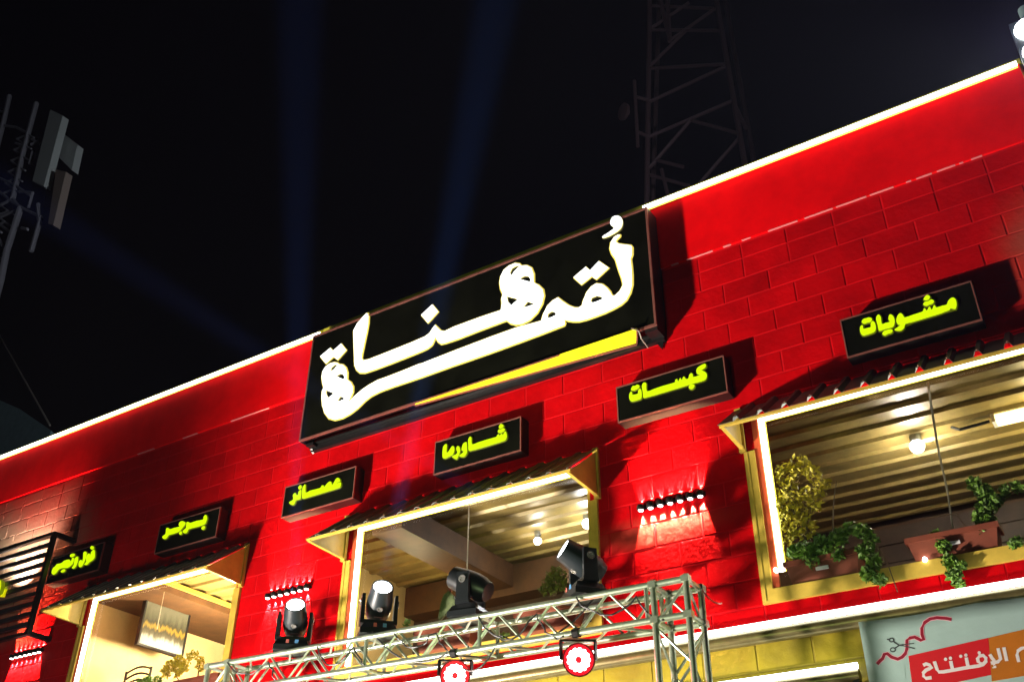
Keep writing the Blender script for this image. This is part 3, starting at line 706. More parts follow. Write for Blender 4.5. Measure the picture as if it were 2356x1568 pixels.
stroke([(2282, 810), (2258, 710), (2270, 650), (2320, 615), (2420, 600), (2440, 690), (2450, 780)], 50, 'print_white', K)
RB = [(265, 840), (300, 800), (345, 760), (368, 700), (410, 690), (470, 740), (560, 768), (620, 740), (668, 690), (690, 620), (690, 500), (730, 470), (800, 455), (890, 500), (930, 492), (905, 420), (902, 330), (940, 250), (1020, 197), (1120, 180), (1240, 188), (1325, 205)]
stroke(RB, 62, 'print_pink', 1, 'printed_ribbon_edge'); stroke(RB, 44, 'print_ribbon', 1.6, 'printed_ribbon')
ring = lambda cx, cy, rx, ry: [(cx+rx*math.cos(a*math.pi/6), cy+ry*math.sin(a*math.pi/6)) for a in range(13)]
sc_ = MB()
for pts in (ring(470, 497, 32, 26), ring(490, 635, 36, 28), [(405, 487), (440, 490)], [(500, 520), (580, 572), (640, 578)], [(520, 612), (580, 572), (640, 560)]):
    P = [bp(*q, 1.2) for q in pts]; sc_.tube(P, .0045, 6, ((0, 1, 0), .05))
for pts in ([(640, 562), (790, 545)], [(640, 580), (800, 618)]):
    sc_.tube([bp(*q, 2.2) for q in pts], .003, 6, ((0, 1, 0), .05))
sc_.build('printed_scissors', 'print_dark', bn)
stroke([(655, 850), (668, 1099)], 8, 'print_dark', 1, 'fold_line').data.materials[0] = MAT['banner_vinyl']

# ------------------------------------------------------------------ truss
YT0, YT1 = -.72, -.48
tr_ = thing('lighting_truss', 'aluminium goalpost box truss carrying stage lights in front of the wall', 'truss', (-2.5, -.6, 0))
A0 = at(480, 1532, YT0); A1 = at(1578, 1330, YT0)
XT0, XT1 = A0.x, A1.x
ztop = lambda x: A0.z+(A1.z-A0.z)*(x-XT0)/(XT1-XT0)
TH = .243
def chord(x0, x1, y, dz): MB().tube([(x0, y, ztop(x0)+dz), (x1, y, ztop(x1)+dz)], .0235, 10).build('chord', 'aluminium', tr_, True)
for y in (YT0, YT1):
    for dz in (0, -TH): chord(XT0-.02, XT1+.02, y, dz)
def brace(a, b): MB().tube([a, b], .010, 6).build('brace', 'aluminium', tr_, True)
xs = np.linspace(XT0+.05, XT1-.36, 19)
for k in range(18):
    a, b = float(xs[k]), float(xs[k+1]); s = 0 if k % 2 else -TH; e = -TH if k % 2 else 0
    brace((a, YT0, ztop(a)+s), (b, YT0, ztop(b)+e))
    brace((a, YT1, ztop(a)+e), (b, YT1, ztop(b)+s))
    yy = (YT0, YT1) if k % 2 else (YT1, YT0)
    brace((a, yy[0], ztop(a)-TH), (b, yy[1], ztop(b)-TH))
    if k % 2: brace((a, yy[1], ztop(a)), (b, yy[0], ztop(b)))
for x in (XT0, -3.05, -1.95, XT1-.30):
    for y in (YT0, YT1): MB().tube([(x, y, ztop(x)), (x, y, ztop(x)-TH)], .016, 8).build('post', 'aluminium', tr_, True)
    for dz in (0, -TH): MB().tube([(x, YT0, ztop(x)+dz), (x, YT1, ztop(x)+dz)], .016, 8).build('cross_bar', 'aluminium', tr_, True)
for (xa, xb) in ((XT1-.245, XT1), (XT0, XT0+.245)):
    zt = ztop(xb)+.03
    for x in (xa, xb):
        for y in (YT0, YT1): MB().tube([(x, y, .05), (x, y, zt)], .0235, 10).build('chord', 'aluminium', tr_, True)
    zz = zt-.05; k = 0
    for zr in (zt-.03, zt-.03-TH):
        for y in (YT0, YT1): MB().tube([(xa, y, zr), (xb, y, zr)], .018, 8).build('cross_bar', 'aluminium', tr_, True)
        for x in (xa, xb): MB().tube([(x, YT0, zr), (x, YT1, zr)], .018, 8).build('cross_bar', 'aluminium', tr_, True)
        for x in (xa, xb):
            for y in (YT0, YT1): MB().box(x-.028, x+.028, y-.028, y+.028, zr-.022, zr+.022).build('clamp', 'aluminium', tr_)
    while zz > .4:
        zn = zz-.27
        p, q = (xa, xb) if k % 2 else (xb, xa)
        brace((p, YT0, zz), (q, YT0, zn)); brace((q, YT1, zz), (p, YT1, zn))
        p, q = (YT0, YT1) if k % 2 else (YT1, YT0)
        brace((xa, p, zz), (xa, q, zn)); brace((xb, q, zz), (xb, p, zn))
        zz = zn; k += 1
    MB().box(xa-.2, xb+.2, YT0-.2, YT1+.2, .004, .05).build('foot_plate', 'aluminium', tr_)

# ------------------------------------------------------------------ moving heads
def aim_dir(P, px, cosang):
    P = Vector(P); c = (CAM-P).normalized(); d = ray(*px).normalized(); best = None
    for k in range(1, 4000):
        q = CAM+d*(k*.02); n = (q-P).normalized(); e = abs(n.dot(c)-cosang)
        if best is None or e < best[0]: best = (e, n)
    return best[1]
def moving_head(x, n, label, lit, beam=0, beam_col=(.25, .45, 1), spread=4.0):
    y = (YT0+YT1)/2; zb = ztop(x)+.026
    t = thing('moving_head', label, 'stage light', (x, y, zb), 'moving head lights on the truss')
    n = Vector(n).normalized(); hd = Vector((n.x, n.y, 0)).normalized(); sd = Vector((hd.y, -hd.x, 0)); up = Vector((0, 0, 1)); o0 = Vector((x, y, zb))
    W = lambda a, b, c: o0+sd*a+hd*b+up*c
    def bx(mb, a0, a1, b0, b1, c0, c1, tp=0):
        i = len(mb.v)
        mb.v += [tuple(W(*q)) for q in ((a0, b0, c0), (a1, b0, c0), (a1, b1, c0), (a0, b1, c0), (a0+tp, b0+tp, c1), (a1-tp, b0+tp, c1), (a1-tp, b1-tp, c1), (a0+tp, b1-tp, c1))]
        mb.f += [tuple(i+k for k in q) for q in ((0, 3, 2, 1), (4, 5, 6, 7), (0, 1, 5, 4), (1, 2, 6, 5), (2, 3, 7, 6), (3, 0, 4, 7))]
        return mb
    b_ = bx(MB(), -.150, .150, -.125, .125, 0, .045); bx(b_, -.145, .145, -.12, .12, .046, .095, .025); b_.build('base', 'fixture_black', t)
    f = -1 if n.y > 0 else 1
    bx(MB(), -.06, -.03, .118, .123, .055, .085).build('sticker', 'sticker_blue', t); bx(MB(), .02, .045, .118, .123, .055, .085).build('sticker', 'sticker_red', t)
    yk = bx(MB(), -.152, -.118, -.055, .055, .11, .345, .004); bx(yk, .118, .152, -.055, .055, .11, .345, .004); bx(yk, -.150, .150, -.06, .06, .098, .128); yk.build('yoke', 'fixture_black', t)
    pc = W(0, 0, .285)
    for s in (-1, 1):
        MB().lathe(W(s*.153, 0, .285), sd*s, [(0, .030), (.006, .030), (.006, .020), (.003, .018)], 16).build('pivot_ring', 'ring_chrome', t, True)
    head = MB().lathe(pc, n, [(-.175, .055), (-.17, .075), (-.11, .098), (-.03, .108), (.05, .104), (.12, .094), (.165, .090), (.178, .088), (.178, .078), (.168, .076)], 24)
    head.build('head', 'fixture_black' if not lit else 'fixture_grey', t, True)
    u2 = sd.cross(n)
    if u2.z > 0: u2 = -u2
    MB().lathe(pc+n*.03+u2*.100, u2, [(0, .024), (.010, .022), (.010, .015), (.006, .013)], 14).build('pivot_ring', 'ring_chrome', t, True)
    MB().bar(pc-n*.05+u2*.106-sd*.035, pc-n*.05+u2*.106+sd*.035, .008, .006).build('handle', 'fixture_grey', t)
    MB().lathe(pc+n*.168, n, [(0, .075), (.004, .074), (.006, .05)], 24).build('lens', 'lens_lit' if lit else 'lens_dark', t, True)
    if beam:
        lamp('beam', 'SPOT', pc+n*.19, beam, beam_col, pc+n*5, .055, spread, .35, t)
    return t
xh = [at(672, 1487, -.6).x, at(868, 1450, -.6).x, at(1082, 1410, -.6).x, at(1343, 1365, -.6).x]
zh = [ztop(x)+.3 for x in xh]
moving_head(xh[0], aim_dir((xh[0], -.6, zh[0]), (690, 60), .66), 'leftmost moving head, its lit white lens facing the street', True, 330000, (.10, .26, 1))
moving_head(xh[1], aim_dir((xh[1], -.6, zh[1]), (1135, 40), .66), 'second moving head from the left, lit white lens in front of the middle window', True, 460000, (.08, .28, 1))
moving_head(xh[2], Vector((-.86, -.12, .46)), 'unlit moving head turned sideways in the middle of the truss', False)
moving_head(xh[3], aim_dir((xh[3], -.6, zh[3]), (560, 790), .16), 'rightmost moving head, lit lens turned sideways near the truss corner', True, 230000, (.15, .25, 1), 3.5)

# ------------------------------------------------------------------ red par cans
def par(px, label):
    c = at(*px, -.70); t = thing('par_light', label, 'stage light', c, 'red round stage lights under the truss')
    n = Vector((.52, -.78, -.18)).normalized(); s = Vector((n.y, -n.x, 0)).normalized()*-1
    MB().lathe(c, n, [(-.09, .07), (-.08, .095), (.0, .112), (.02, .114), (.02, .106), (.012, .104)], 24).build('can', 'par_body', t, True)
    MB().lathe(c+n*.012, n, [(0, .102), (.004, .100)], 28).build('red_lens', 'par_red', t, True)
    for ring_, nn in ((.066, 13), (.038, 8)):
        for k in range(nn):
            a = 2*math.pi*k/nn; u = s.cross(n)
            q = c+n*.016+s*(math.cos(a)*ring_)+u*(math.sin(a)*ring_)
            MB().lathe(q, n, [(0, .0172), (.004, .012)], 8).build('led', 'par_core', t, True)
    ze = ztop(c.x)-TH
    for sg_ in (-1, 1):
        MB().bar(c+s*(.12*sg_), Vector((c.x+s.x*.12*sg_, c.y+s.y*.12*sg_, ze-.05)), .012, .03).build('yoke_arm', 'dark_metal', t)
    MB().bar(Vector((c.x-s.x*.125, c.y-s.y*.125, ze-.05)), Vector((c.x+s.x*.125, c.y+s.y*.125, ze-.05)), .03, .012).build('yoke_bar', 'dark_metal', t)
    MB().lathe((c.x, YT0, ze), (1, 0, 0), [(-.025, .034), (.025, .034)], 12).build('hook_clamp', 'dark_metal', t)
    lamp('red_glow', 'SPOT', c+n*.04, 22, (1, .02, .04), c+n*4, .07, 150, .6, t)
    lamp('back_spill', 'POINT', c-n*.14, 2.2, (1, .02, .03), None, .05, parent=t)
par((1331, 1517), 'red round stage light with white-hot diodes under the truss, nearer the corner')
par((1047, 1553), 'red round stage light under the truss at the lower edge, left of the other one')

# cables on the truss
random.seed(11)
def cable(name, pts, r, m, label):
    o = MB().tube(pts, r, 6).build(name, m); return tag(o, label, 'cable')
def sagged(a, b, sag, n=10): return [Vector(a).lerp(Vector(b), k/n)-Vector((0, 0, sag*4*(k/n)*(1-k/n))) for k in range(n+1)]
cable('power_cable', sagged((xh[3]+.1, -.6, ztop(xh[3])+.04), (-1.75, -.74, 3.80), .16)+sagged((-1.75, -.74, 3.80), (-2.1, -.70, 3.62), .10)[1:], .007, 'cable_black', 'black cable looping from the rightmost moving head down to the red lights')
cable('power_cable', sagged((xh[1]+.05, -.72, ztop(xh[1])+.04), (xh[2]-.1, -.74, 3.74), .14), .007, 'cable_black', 'black cable hanging on the truss below the second moving head')
cable('power_cable', sagged((XT1, -.5, ztop(XT1)+.02), (XT1+.16, -.52, ztop(XT1)-.14), .04), .006, 'sticker_red', 'red cable end sticking out of the truss corner')

for k, (xa, xb, sag, lab) in enumerate(((-4.6, -4.1, .10, 'black cable loop on the truss at the foot of the leftmost moving head'), (-3.55, -3.15, .16, 'black cable slung on the truss left of the second moving head'),
        (-2.75, -2.35, .12, 'black cable slung on the truss right of the second moving head'), (-1.95, -1.45, .18, 'black cable slung on the truss beside the unlit moving head'), (-1.1, -.65, .13, 'black cable slung on the truss between the rightmost moving head and the corner'))):
    pts = sagged((xa, -.745, ztop(xa)-.01), (xb, -.745, ztop(xb)-.06), sag)+sagged((xb, -.745, ztop(xb)-.06), (xb+.22, -.73, ztop(xb)-TH-.01), .07)[1:]
    cable('power_cable', [p+Vector((random.uniform(-.012, .012), random.uniform(-.012, .012), random.uniform(-.012, .012))) for p in pts], .0065, 'cable_black', lab)
# ------------------------------------------------------------------ things inside and on the sills
def leaf_cloud(blobs, n, size, seed, flatten=1.):
    r = random.Random(seed); mb = MB(); tot = sum(b[3]*b[4]*b[5] for b in blobs)
    for (x, y, z, rx, ry, rz) in blobs:
        for _ in range(max(6, int(n*rx*ry*rz/tot))):
            while True:
                a = Vector((r.uniform(-1, 1), r.uniform(-1, 1), r.uniform(-1, 1)))
                if a.length < 1 and a.length > .25: break
            c = Vector((x+a.x*rx, y+a.y*ry, z+a.z*rz)); s = size*r.uniform(.6, 1.25)
            d = Vector((r.uniform(-1, 1), r.uniform(-1, 1), r.uniform(-.7, .9))).normalized()
            e = d.cross(Vector((r.uniform(-1, 1), r.uniform(-1, 1), r.uniform(-1, 1)))).normalized(); nn = d.cross(e)
            mb.quad(c-d*s, c+e*s*.55+nn*s*.15, c+d*s, c-e*s*.55+nn*s*.15)
    return mb
def plant(name, label, cat, base, blobs, n, size, m, stems, seed, group=None):
    t = thing(name, label, cat, base, group)
    leaf_cloud(blobs, n, size, seed).build('foliage', m, t)
    st = MB()
    for s in stems: st.tube(s, .006, 5, r2=.003)
    if stems: st.build('stem', 'stem', t)
    return t
def planter(x0, x1, y0, y1, z0, z1, label):
    t = thing('flower_box', label, 'planter', ((x0+x1)/2, (y0+y1)/2, z0), 'terracotta flower boxes on the sills')
    e = .035
    mb = MB(); i = 0
    mb.v = [(x0+e, y0+e*.6, z0), (x1-e, y0+e*.6, z0), (x1-e, y1-e*.6, z0), (x0+e, y1-e*.6, z0), (x0, y0, z1), (x1, y0, z1), (x1, y1, z1), (x0, y1, z1)]
    mb.f = [(0, 3, 2, 1), (0, 1, 5, 4), (1, 2, 6, 5), (2, 3, 7, 6), (3, 0, 4, 7)]
    mb.build('box', 'terracotta', t)
    rm_ = MB()
    rm_.box(x0-.008, x1+.008, y0-.010, y0+.008, z1-.03, z1+.006); rm_.box(x0-.008, x1+.008, y1-.008, y1+.008, z1-.03, z1+.006)
    rm_.box(x0-.008, x0+.008, y0+.008, y1-.008, z1-.03, z1+.006); rm_.box(x1-.008, x1+.008, y0+.008, y1-.008, z1-.03, z1+.006)
    rm_.build('rim', 'terracotta', t)
    MB().box(x0+.01, x1-.01, y0+.01, y1-.01, z1-.03, z1-.02).build('soil', 'soil', t)
    xm = (x0+x1)/2; f = .55
    MB().box(xm-.045, xm+.045, y0+e*.6*(1-f)-.016, y0+e*.6*(1-f)-.004, z0+(z1-z0)*.42, z0+(z1-z0)*.42+.022).build('tag', 'white_tag', t)
    return t
zp = zoom(2800, 1900, 1.912)
planter(.19, .72, -.025, .145, WZ0+.004, WZ0+.165, 'terracotta flower box with ivy at the left end of the largest sill')
planter(1.04, 1.62, -.025, .145, WZ0+.004, WZ0+.165, 'terracotta flower box near the right edge of the largest sill')
def P(x, y, Y=.05): return at(x, y, Y)
b0 = P(1830, 1300)
blb = []
for (x, y, rr) in ((1812, 1090, .10), (1840, 1070, .09), (1870, 1090, .07), (1815, 1140, .12), (1865, 1150, .11), (1890, 1120, .06), (1820, 1200, .12), (1850, 1210, .10), (1810, 1260, .10), (1900, 1110, .04), (1795, 1170, .08)):
    p = P(x, y); blb.append((p.x, p.y, p.z, rr, .07, rr))
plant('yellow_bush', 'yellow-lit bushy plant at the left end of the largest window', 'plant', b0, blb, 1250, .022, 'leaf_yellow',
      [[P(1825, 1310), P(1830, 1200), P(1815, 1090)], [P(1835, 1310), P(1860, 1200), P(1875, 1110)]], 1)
blb = []
for (x, y, rr, Y) in ((1850, 1265, .08, -.02), (1890, 1255, .09, -.02), (1930, 1235, .07, -.03), (1960, 1215, .06, -.03), (1985, 1220, .06, -.04), (2005, 1240, .05, -.05), (1990, 1265, .06, -.05), (2010, 1290, .06, -.06), (2000, 1320, .06, -.06), (2025, 1335, .05, -.07), (1930, 1275, .05, -.04), (1870, 1290, .06, -.03), (1825, 1270, .05, .0)):
    p = P(x, y, Y); blb.append((p.x, p.y, p.z, rr, .05, rr*.9))
plant('trailing_ivy', 'green ivy spilling from the left flower box over the largest sill', 'plant', P(1900, 1310, .03), blb, 1300, .026, 'leaf_green',
      [[P(1880, 1300, .03), P(1920, 1235, 0), P(1970, 1200, -.03), P(2000, 1260, -.06), P(2020, 1340, -.07)], [P(1915, 1240, .04), P(1918, 1150, .06), P(1925, 1105, .06)], [P(1900, 1290, .03), P(1935, 1230, .0), P(1945, 1190, .0)], [P(2000, 1230, -.04), P(2040, 1290, -.06), P(2065, 1360, -.07)]], 2)
blb = []
for (x, y, rr, Y) in ((2240, 1110, .05, .06), (2262, 1130, .06, .06), (2270, 1165, .07, .06), (2290, 1150, .05, .06), (2255, 1190, .05, .05), (2275, 1200, .05, .05), (2310, 1130, .04, .06), (2340, 1120, .04, .06), (2260, 1225, .03, .02)):
    p = P(x, y, Y); blb.append((p.x, p.y, p.z, rr, .05, rr))
plant('leafy_plant', 'green leafy plant standing in the right flower box of the largest window', 'plant', P(2262, 1240), blb, 950, .022, 'leaf_green',
      [[P(2262, 1240), P(2265, 1180), P(2240, 1100)], [P(2265, 1235), P(2290, 1160), P(2345, 1120)], [P(2240, 1235), P(2200, 1180), P(2130, 1190)]], 3)
blb = []
for (x, y, rr, Y) in ((2155, 1235, .05, .02), (2170, 1255, .05, -.03), (2185, 1290, .05, -.06), (2195, 1320, .05, -.07), (2205, 1340, .04, -.07), (2215, 1300, .03, -.06), (2330, 1250, .03, -.05), (2345, 1245, .03, -.05)):
    p = P(x, y, Y); blb.append((p.x, p.y, p.z, rr, .04, rr))
plant('trailing_vine', 'green vine hanging down from the right flower box past the sill', 'plant', P(2160, 1240), blb, 620, .024, 'leaf_green',
      [[P(2150, 1240, .04), P(2165, 1250, -.03), P(2190, 1310, -.06), P(2205, 1345, -.07)]], 4)
vs = MB().tube([P(2135, 878, .12), P(2145, 950, .12), P(2160, 1040, .13), P(2180, 1130, .13), P(2192, 1215, .13)], .009, 6, r2=.006).build('dry_vine', 'cable_grey')
tag(vs, 'pale dry climbing stem up the pane of the largest window', 'vine')
# middle window
def zq(x, y): return zoom(1720, 2050, 3.272)(x, y)
blb = []
for (x, y, rr) in ((1530, 640, .06), (1460, 720, .06), (1600, 700, .07), (1520, 780, .08), (1420, 820, .06), (1620, 780, .06), (1380, 900, .05), (1480, 880, .06), (1600, 860, .05)):
    p = P(*zq(x, y), -.06); blb.append((p.x, p.y, p.z, rr*.8, .05, rr*.8))
plant('olive_shrub', 'small olive-green shrub on the middle sill beside the rightmost moving head', 'plant', P(*zq(1520, 960), -.05), blb, 520, .018, 'leaf_olive', [[P(*zq(1500, 960), -.05), P(*zq(1520, 760), -.05)], [P(*zq(1520, 960), -.05), P(*zq(1590, 700), -.05)]], 6)
planter(-2.02, -1.44, -.14, .0, WZ0-.02, WZ0+.14, 'terracotta flower box under the olive shrub on the middle sill')
planter(-3.02, -2.44, -.14, .0, WZ0-.02, WZ0+.14, 'terracotta flower box on the middle sill behind the two facing moving heads')
t = thing('prickly_pear', 'spotted flat cactus pad beside the unlit moving head', 'cactus', P(*zq(100, 1240), -.16))
poly = [P(*zq(*q), -.30) for q in ((20, 1230), (40, 1080), (85, 940), (150, 900), (205, 950), (240, 1040), (230, 1110), (150, 1150), (80, 1220), (30, 1290))]
MB().prism(poly, (0, .02, 0)).build('pad', 'cactus_green', t)
poly = [P(*zq(*q), -.29) for q in ((150, 905), (150, 840), (175, 790), (190, 840), (180, 900))]
MB().prism(poly, (0, .015, 0)).build('pad', 'terracotta', t)
blb = [(p.x, p.y, p.z, .04, .03, .03) for p in (P(1140, 1445, -.12), P(1160, 1460, -.12), P(935, 1432, -.2))]
plant('small_sprout', 'few bright green leaves poking through the truss below the cactus', 'plant', P(1140, 1460, -.12), blb, 60, .022, 'leaf_green', [], 8)
# left window
zw = zoom(0, 1800, 1.7736)
blb = []
for (x, y, rr) in ((1240, 1430, .08), (1190, 1460, .08), (1290, 1450, .07), (1160, 1500, .07), (1330, 1390, .04), (1360, 1370, .04), (1400, 1410, .05), (1395, 1460, .05), (1240, 1490, .06)):
    p = P(*zw(x, y), .10); blb.append((p.x, p.y, p.z, rr, .05, rr))
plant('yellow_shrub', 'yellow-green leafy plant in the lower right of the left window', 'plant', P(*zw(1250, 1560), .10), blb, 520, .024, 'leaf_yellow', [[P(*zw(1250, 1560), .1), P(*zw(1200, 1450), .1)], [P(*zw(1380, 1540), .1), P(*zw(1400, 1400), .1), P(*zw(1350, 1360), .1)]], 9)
blb = [(p.x, p.y, p.z, .09, .05, .05) for p in (P(*zw(1030, 1555), .08), P(*zw(1090, 1560), .08), P(*zw(980, 1590), .08))]
plant('green_shrub', 'low bright green plant at the bottom edge of the left window', 'plant', P(*zw(1040, 1600), .08), blb, 160, .026, 'leaf_green', [], 10)
q0 = P(*zw(1240, 1560), .0)
planter(q0.x, q0.x+.62, -.04, .13, WZ0+.004, WZ0+.165, 'terracotta flower box at the right end of the left window sill')
t = thing('iron_chair', 'black wrought iron chair back showing at the foot of the left window', 'chair', P(*zw(940, 1568), .6))
c0 = P(*zw(885, 1495), .6); c1 = P(*zw(1020, 1560), .6); wdt = .42
MB().tube([(c0.x, .6, 3.6), (c0.x, .6, c0.z)], .014, 8).build('back_post', 'dark_metal', t); MB().tube([(c0.x+wdt, .6, 3.6), (c0.x+wdt, .6, c0.z)], .014, 8).build('back_post', 'dark_metal', t)
for dz in (.0, -.07, -.14):
    MB().tube([(c0.x+wdt*k/8, .6, c0.z+dz-.02+.045*math.sin(math.pi*k/8)) for k in range(9)], .010, 6).build('back_rail', 'dark_metal', t)
MB().box(c0.x, c0.x+wdt, .6, 1.0, 3.04, 3.08).build('seat', 'dark_metal', t)
for (x, y) in ((0, .6), (wdt, .6), (0, 1.0), (wdt, 1.0)): MB().tube([(c0.x+x, y, 2.6), (c0.x+x, y, 3.6 if y == .6 else 3.04)], .014, 8).build('leg', 'dark_metal', t)
# painting hung on a cord
t = thing('painting', 'abstract grey and yellow painting hanging in the left window', 'painting', (-7.5, .8, 4.9))
MB().box(-7.53, -7.50, .46, 1.12, 4.90, 5.455).build('backing', 'dark_metal', t)
for (ya, yb_, za_, zb2) in ((.455, .478, 4.895, 5.46), (1.102, 1.125, 4.895, 5.46), (.478, 1.102, 4.895, 4.918), (.478, 1.102, 5.437, 5.46)):
    MB().box(-7.54, -7.482, ya, yb_, za_, zb2).build('frame', 'dark_metal', t)
MB().box(-7.4995, -7.494, .475, 1.105, 4.915, 5.44).build('canvas', 'painting_canvas', t)
MB().tube([(-7.52, .79, 5.455), (-7.52, .79, 5.53)], .004, 5).build('hanging_cord', 'cable_grey', t)
o = MB().tube([atz(1080, 1150, ZC-.01), atz(1080, 1150, ZC-.01)-Vector((0, 0, .85))], .006, 6).build('hanging_cord', 'cable_grey'); tag(o, 'thin pale cord hanging from the ceiling in the middle window', 'cord')
o = MB().tube([atz(682/1.0, 1292, ZC-.01)*0+atz(383, 1336, ZC-.03), atz(383, 1336, ZC-.03)-Vector((0, 0, .55))], .004, 6).build('hanging_cord', 'cable_grey'); tag(o, 'thin cord hanging in front of the painting in the left window', 'cord')
def bulb(p, r, power, label, m='bulb', color=(1, .93, .82)):
    t = thing('ceiling_lamp', label, 'ceiling lamp', p, 'round lamps on the room ceilings')
    MB().lathe(p+Vector((0, 0, r*.6)), (0, 0, 1), [(0, r*.7), (.02, r*.8), (max(.03, ZC-.002-p.z-r*.6), r*.8)], 14).build('fitting', 'rail', t, True)
    MB().lathe(p-Vector((0, 0, r)), (0, 0, 1), [(0, r*.05), (r*.15, r*.55), (r*.5, r*.88), (r, r), (r*1.5, r*.8)], 16).build('globe', m, t, True)
    lamp('lamp_light', 'POINT', p-Vector((0, 0, r+.04)), power, color, None, .05, parent=t)
bulb(atz(1237, 1243, ZC-.10), .040, 9, 'small round lamp on the ceiling in the middle of the middle window')
bulb(atz(1352, 1203, ZC-.10), .055, 22, 'bright round lamp at the right edge of the middle window', color=(.92, .95, 1))
bulb(atz(2110, 1025, ZC-.12), .060, 42, 'bright round lamp on the ceiling in the largest window', color=(1, .93, .85))
p = atz(2292, 965, ZC-.06)
t = thing('ceiling_tube_lamp', 'yellow glowing tube lamp on the ceiling at the right edge of the largest window', 'ceiling lamp', p)
MB().box(p.x, p.x+1.0, p.y-.06, p.y+.06, p.z-.035, p.z+.02).build('glow_bar', 'bulb_warm', t)
MB().box(p.x-.03, p.x-.002, p.y-.06, p.y+.06, p.z-.04, p.z+.03).build('end_cap', 'white_tag', t)
MB().tube([(p.x-.05, p.y, p.z), (p.x-.28, p.y-.02, p.z-.02), (p.x-.34, p.y, p.z+.03)], .012, 6).build('bracket_arm', 'dark_metal', t)
lamp('lamp_light', 'POINT', (p.x+.4, p.y, p.z-.12), 34, (1, .85, .45), None, .1, parent=t)
lamp('room_fill', 'POINT', (-4.1, 1.1, 4.75), 34, (1, .80, .45), None, .1, parent=bld)  # added light with no fitting, brightens the left of the middle room
lamp('room_fill', 'POINT', (-6.6, 1.0, 4.7), 420, (1, .82, .55), None, .1, parent=bld)  # added light with no fitting, brightens the left room
for (px, lab) in (((1785, 1310), 'glowing stand-in for the light strip end behind the left flower box'), ((2128, 1286), 'small glowing lamp under the right flower box on the largest sill')):  # the left one stands in for the light strip's lower end
    p = P(*px, -.035); t = thing('sill_spot_or_strip_end', lab, 'lamp', p, 'small lamp and light strip stand-in on the largest sill')
    MB().lathe(p, (0, -1, .3), [(-.02, .012), (0, .016), (.012, .012), (.016, .004)], 10).build('glass', 'bulb', t, True)
    MB().lathe(p+Vector((0, .02, -.01)), (0, 1, 0), [(0, .016), (.03, .016)], 10).build('holder', 'dark_metal', t, True)

# ------------------------------------------------------------------ floodlight at the corner
p = at(2352, 118, -.45)
t = thing('corner_floodlight', 'blazing white floodlight on a post at the right corner of the roof', 'floodlight', (p.x+.1, -.45, 0))
MB().tube([(p.x+.12, -.30, 0), (p.x+.12, -.30, p.z+.55)], .045, 12).build('post', 'grey_wall', t, True)
MB().box(p.x-.02, p.x+.26, -.40, -.345, p.z-.36, p.z+.36).build('housing', 'fixture_grey', t)
for dz in (-.24, 0, .24):
    MB().lathe((p.x+.10, -.401, p.z+dz), (0, -1, 0), [(0, .105), (.02, .10), (.035, .07)], 20).build('lens', 'flood_led', t, True)
lamp('flood_glow', 'SPOT', (p.x+.05, -.46, p.z), 8500, (.62, .58, 1), CAM, .12, 96, .8, t)
MB().box(p.x-.02+.08, p.x+.26, .10, .155, p.z+.1, p.z+.5).build('housing', 'fixture_grey', t)  # rear-facing module added only to light the masts
MB().lathe((p.x+.16, .157, p.z+.3), (0, 1, 0), [(0, .105), (.02, .10), (.035, .07)], 20).build('lens', 'flood_led', t, True)  # lens of the added rear module
lamp('mast_fill', 'SPOT', (p.x+.16, .32, p.z+.3), 5200, (.86, .90, 1), (-20, 9, 24), .12, 84, .8, t)  # added light on the masts behind the roof

# ------------------------------------------------------------------ stage floods on the ground, out of the frame
def ground_flood(loc, aim, power, col, angle, label, size=.22):
    loc = Vector(loc); n = (Vector(aim)-loc).normalized()
    t = thing('stage_flood', label, 'floodlight', (loc.x, loc.y, 0), 'stage floods on stands')
    MB().lathe(loc, n, [(-.2, .08), (-.18, .14), (-.02, .17), (.0, .17)], 20).build('can', 'fixture_black', t, True)
    MB().lathe(loc+n*.001, n, [(0, .15), (.006, .14)], 20).build('lens', 'letter_white', t, True)
    MB().tube([(loc.x, loc.y, .0), tuple(loc-n*.1)], .03, 8).build('stand', 'dark_metal', t, True)
    for k in range(3):
        a = k*2.094; MB().tube([(loc.x, loc.y, min(.4, loc.z*.6)), (loc.x+.35*math.cos(a), loc.y+.35*math.sin(a), .012)], .012, 6).build('leg', 'dark_metal', t)
    lamp('flood_beam', 'SPOT', loc+n*.02, power, col, aim, size, angle, .9, t)
ground_flood(FLOOD, (.3, 0, 7.2), FLOOD_W, (1, .90, .80), 90, 'black stage flood on a low stand in front of the left window')
ground_flood(FLOOD+Vector((-1.0, -.7, .25)), (-5.2, 0, 6.6), 430, (1, .88, .80), 150, 'second black stage flood on a low stand, farther from the wall')
ground_flood(FILL, (-2.2, -.6, 3.9), FILL_W, (.70, 1, .42), 62, 'black stage flood on a stand facing the truss')

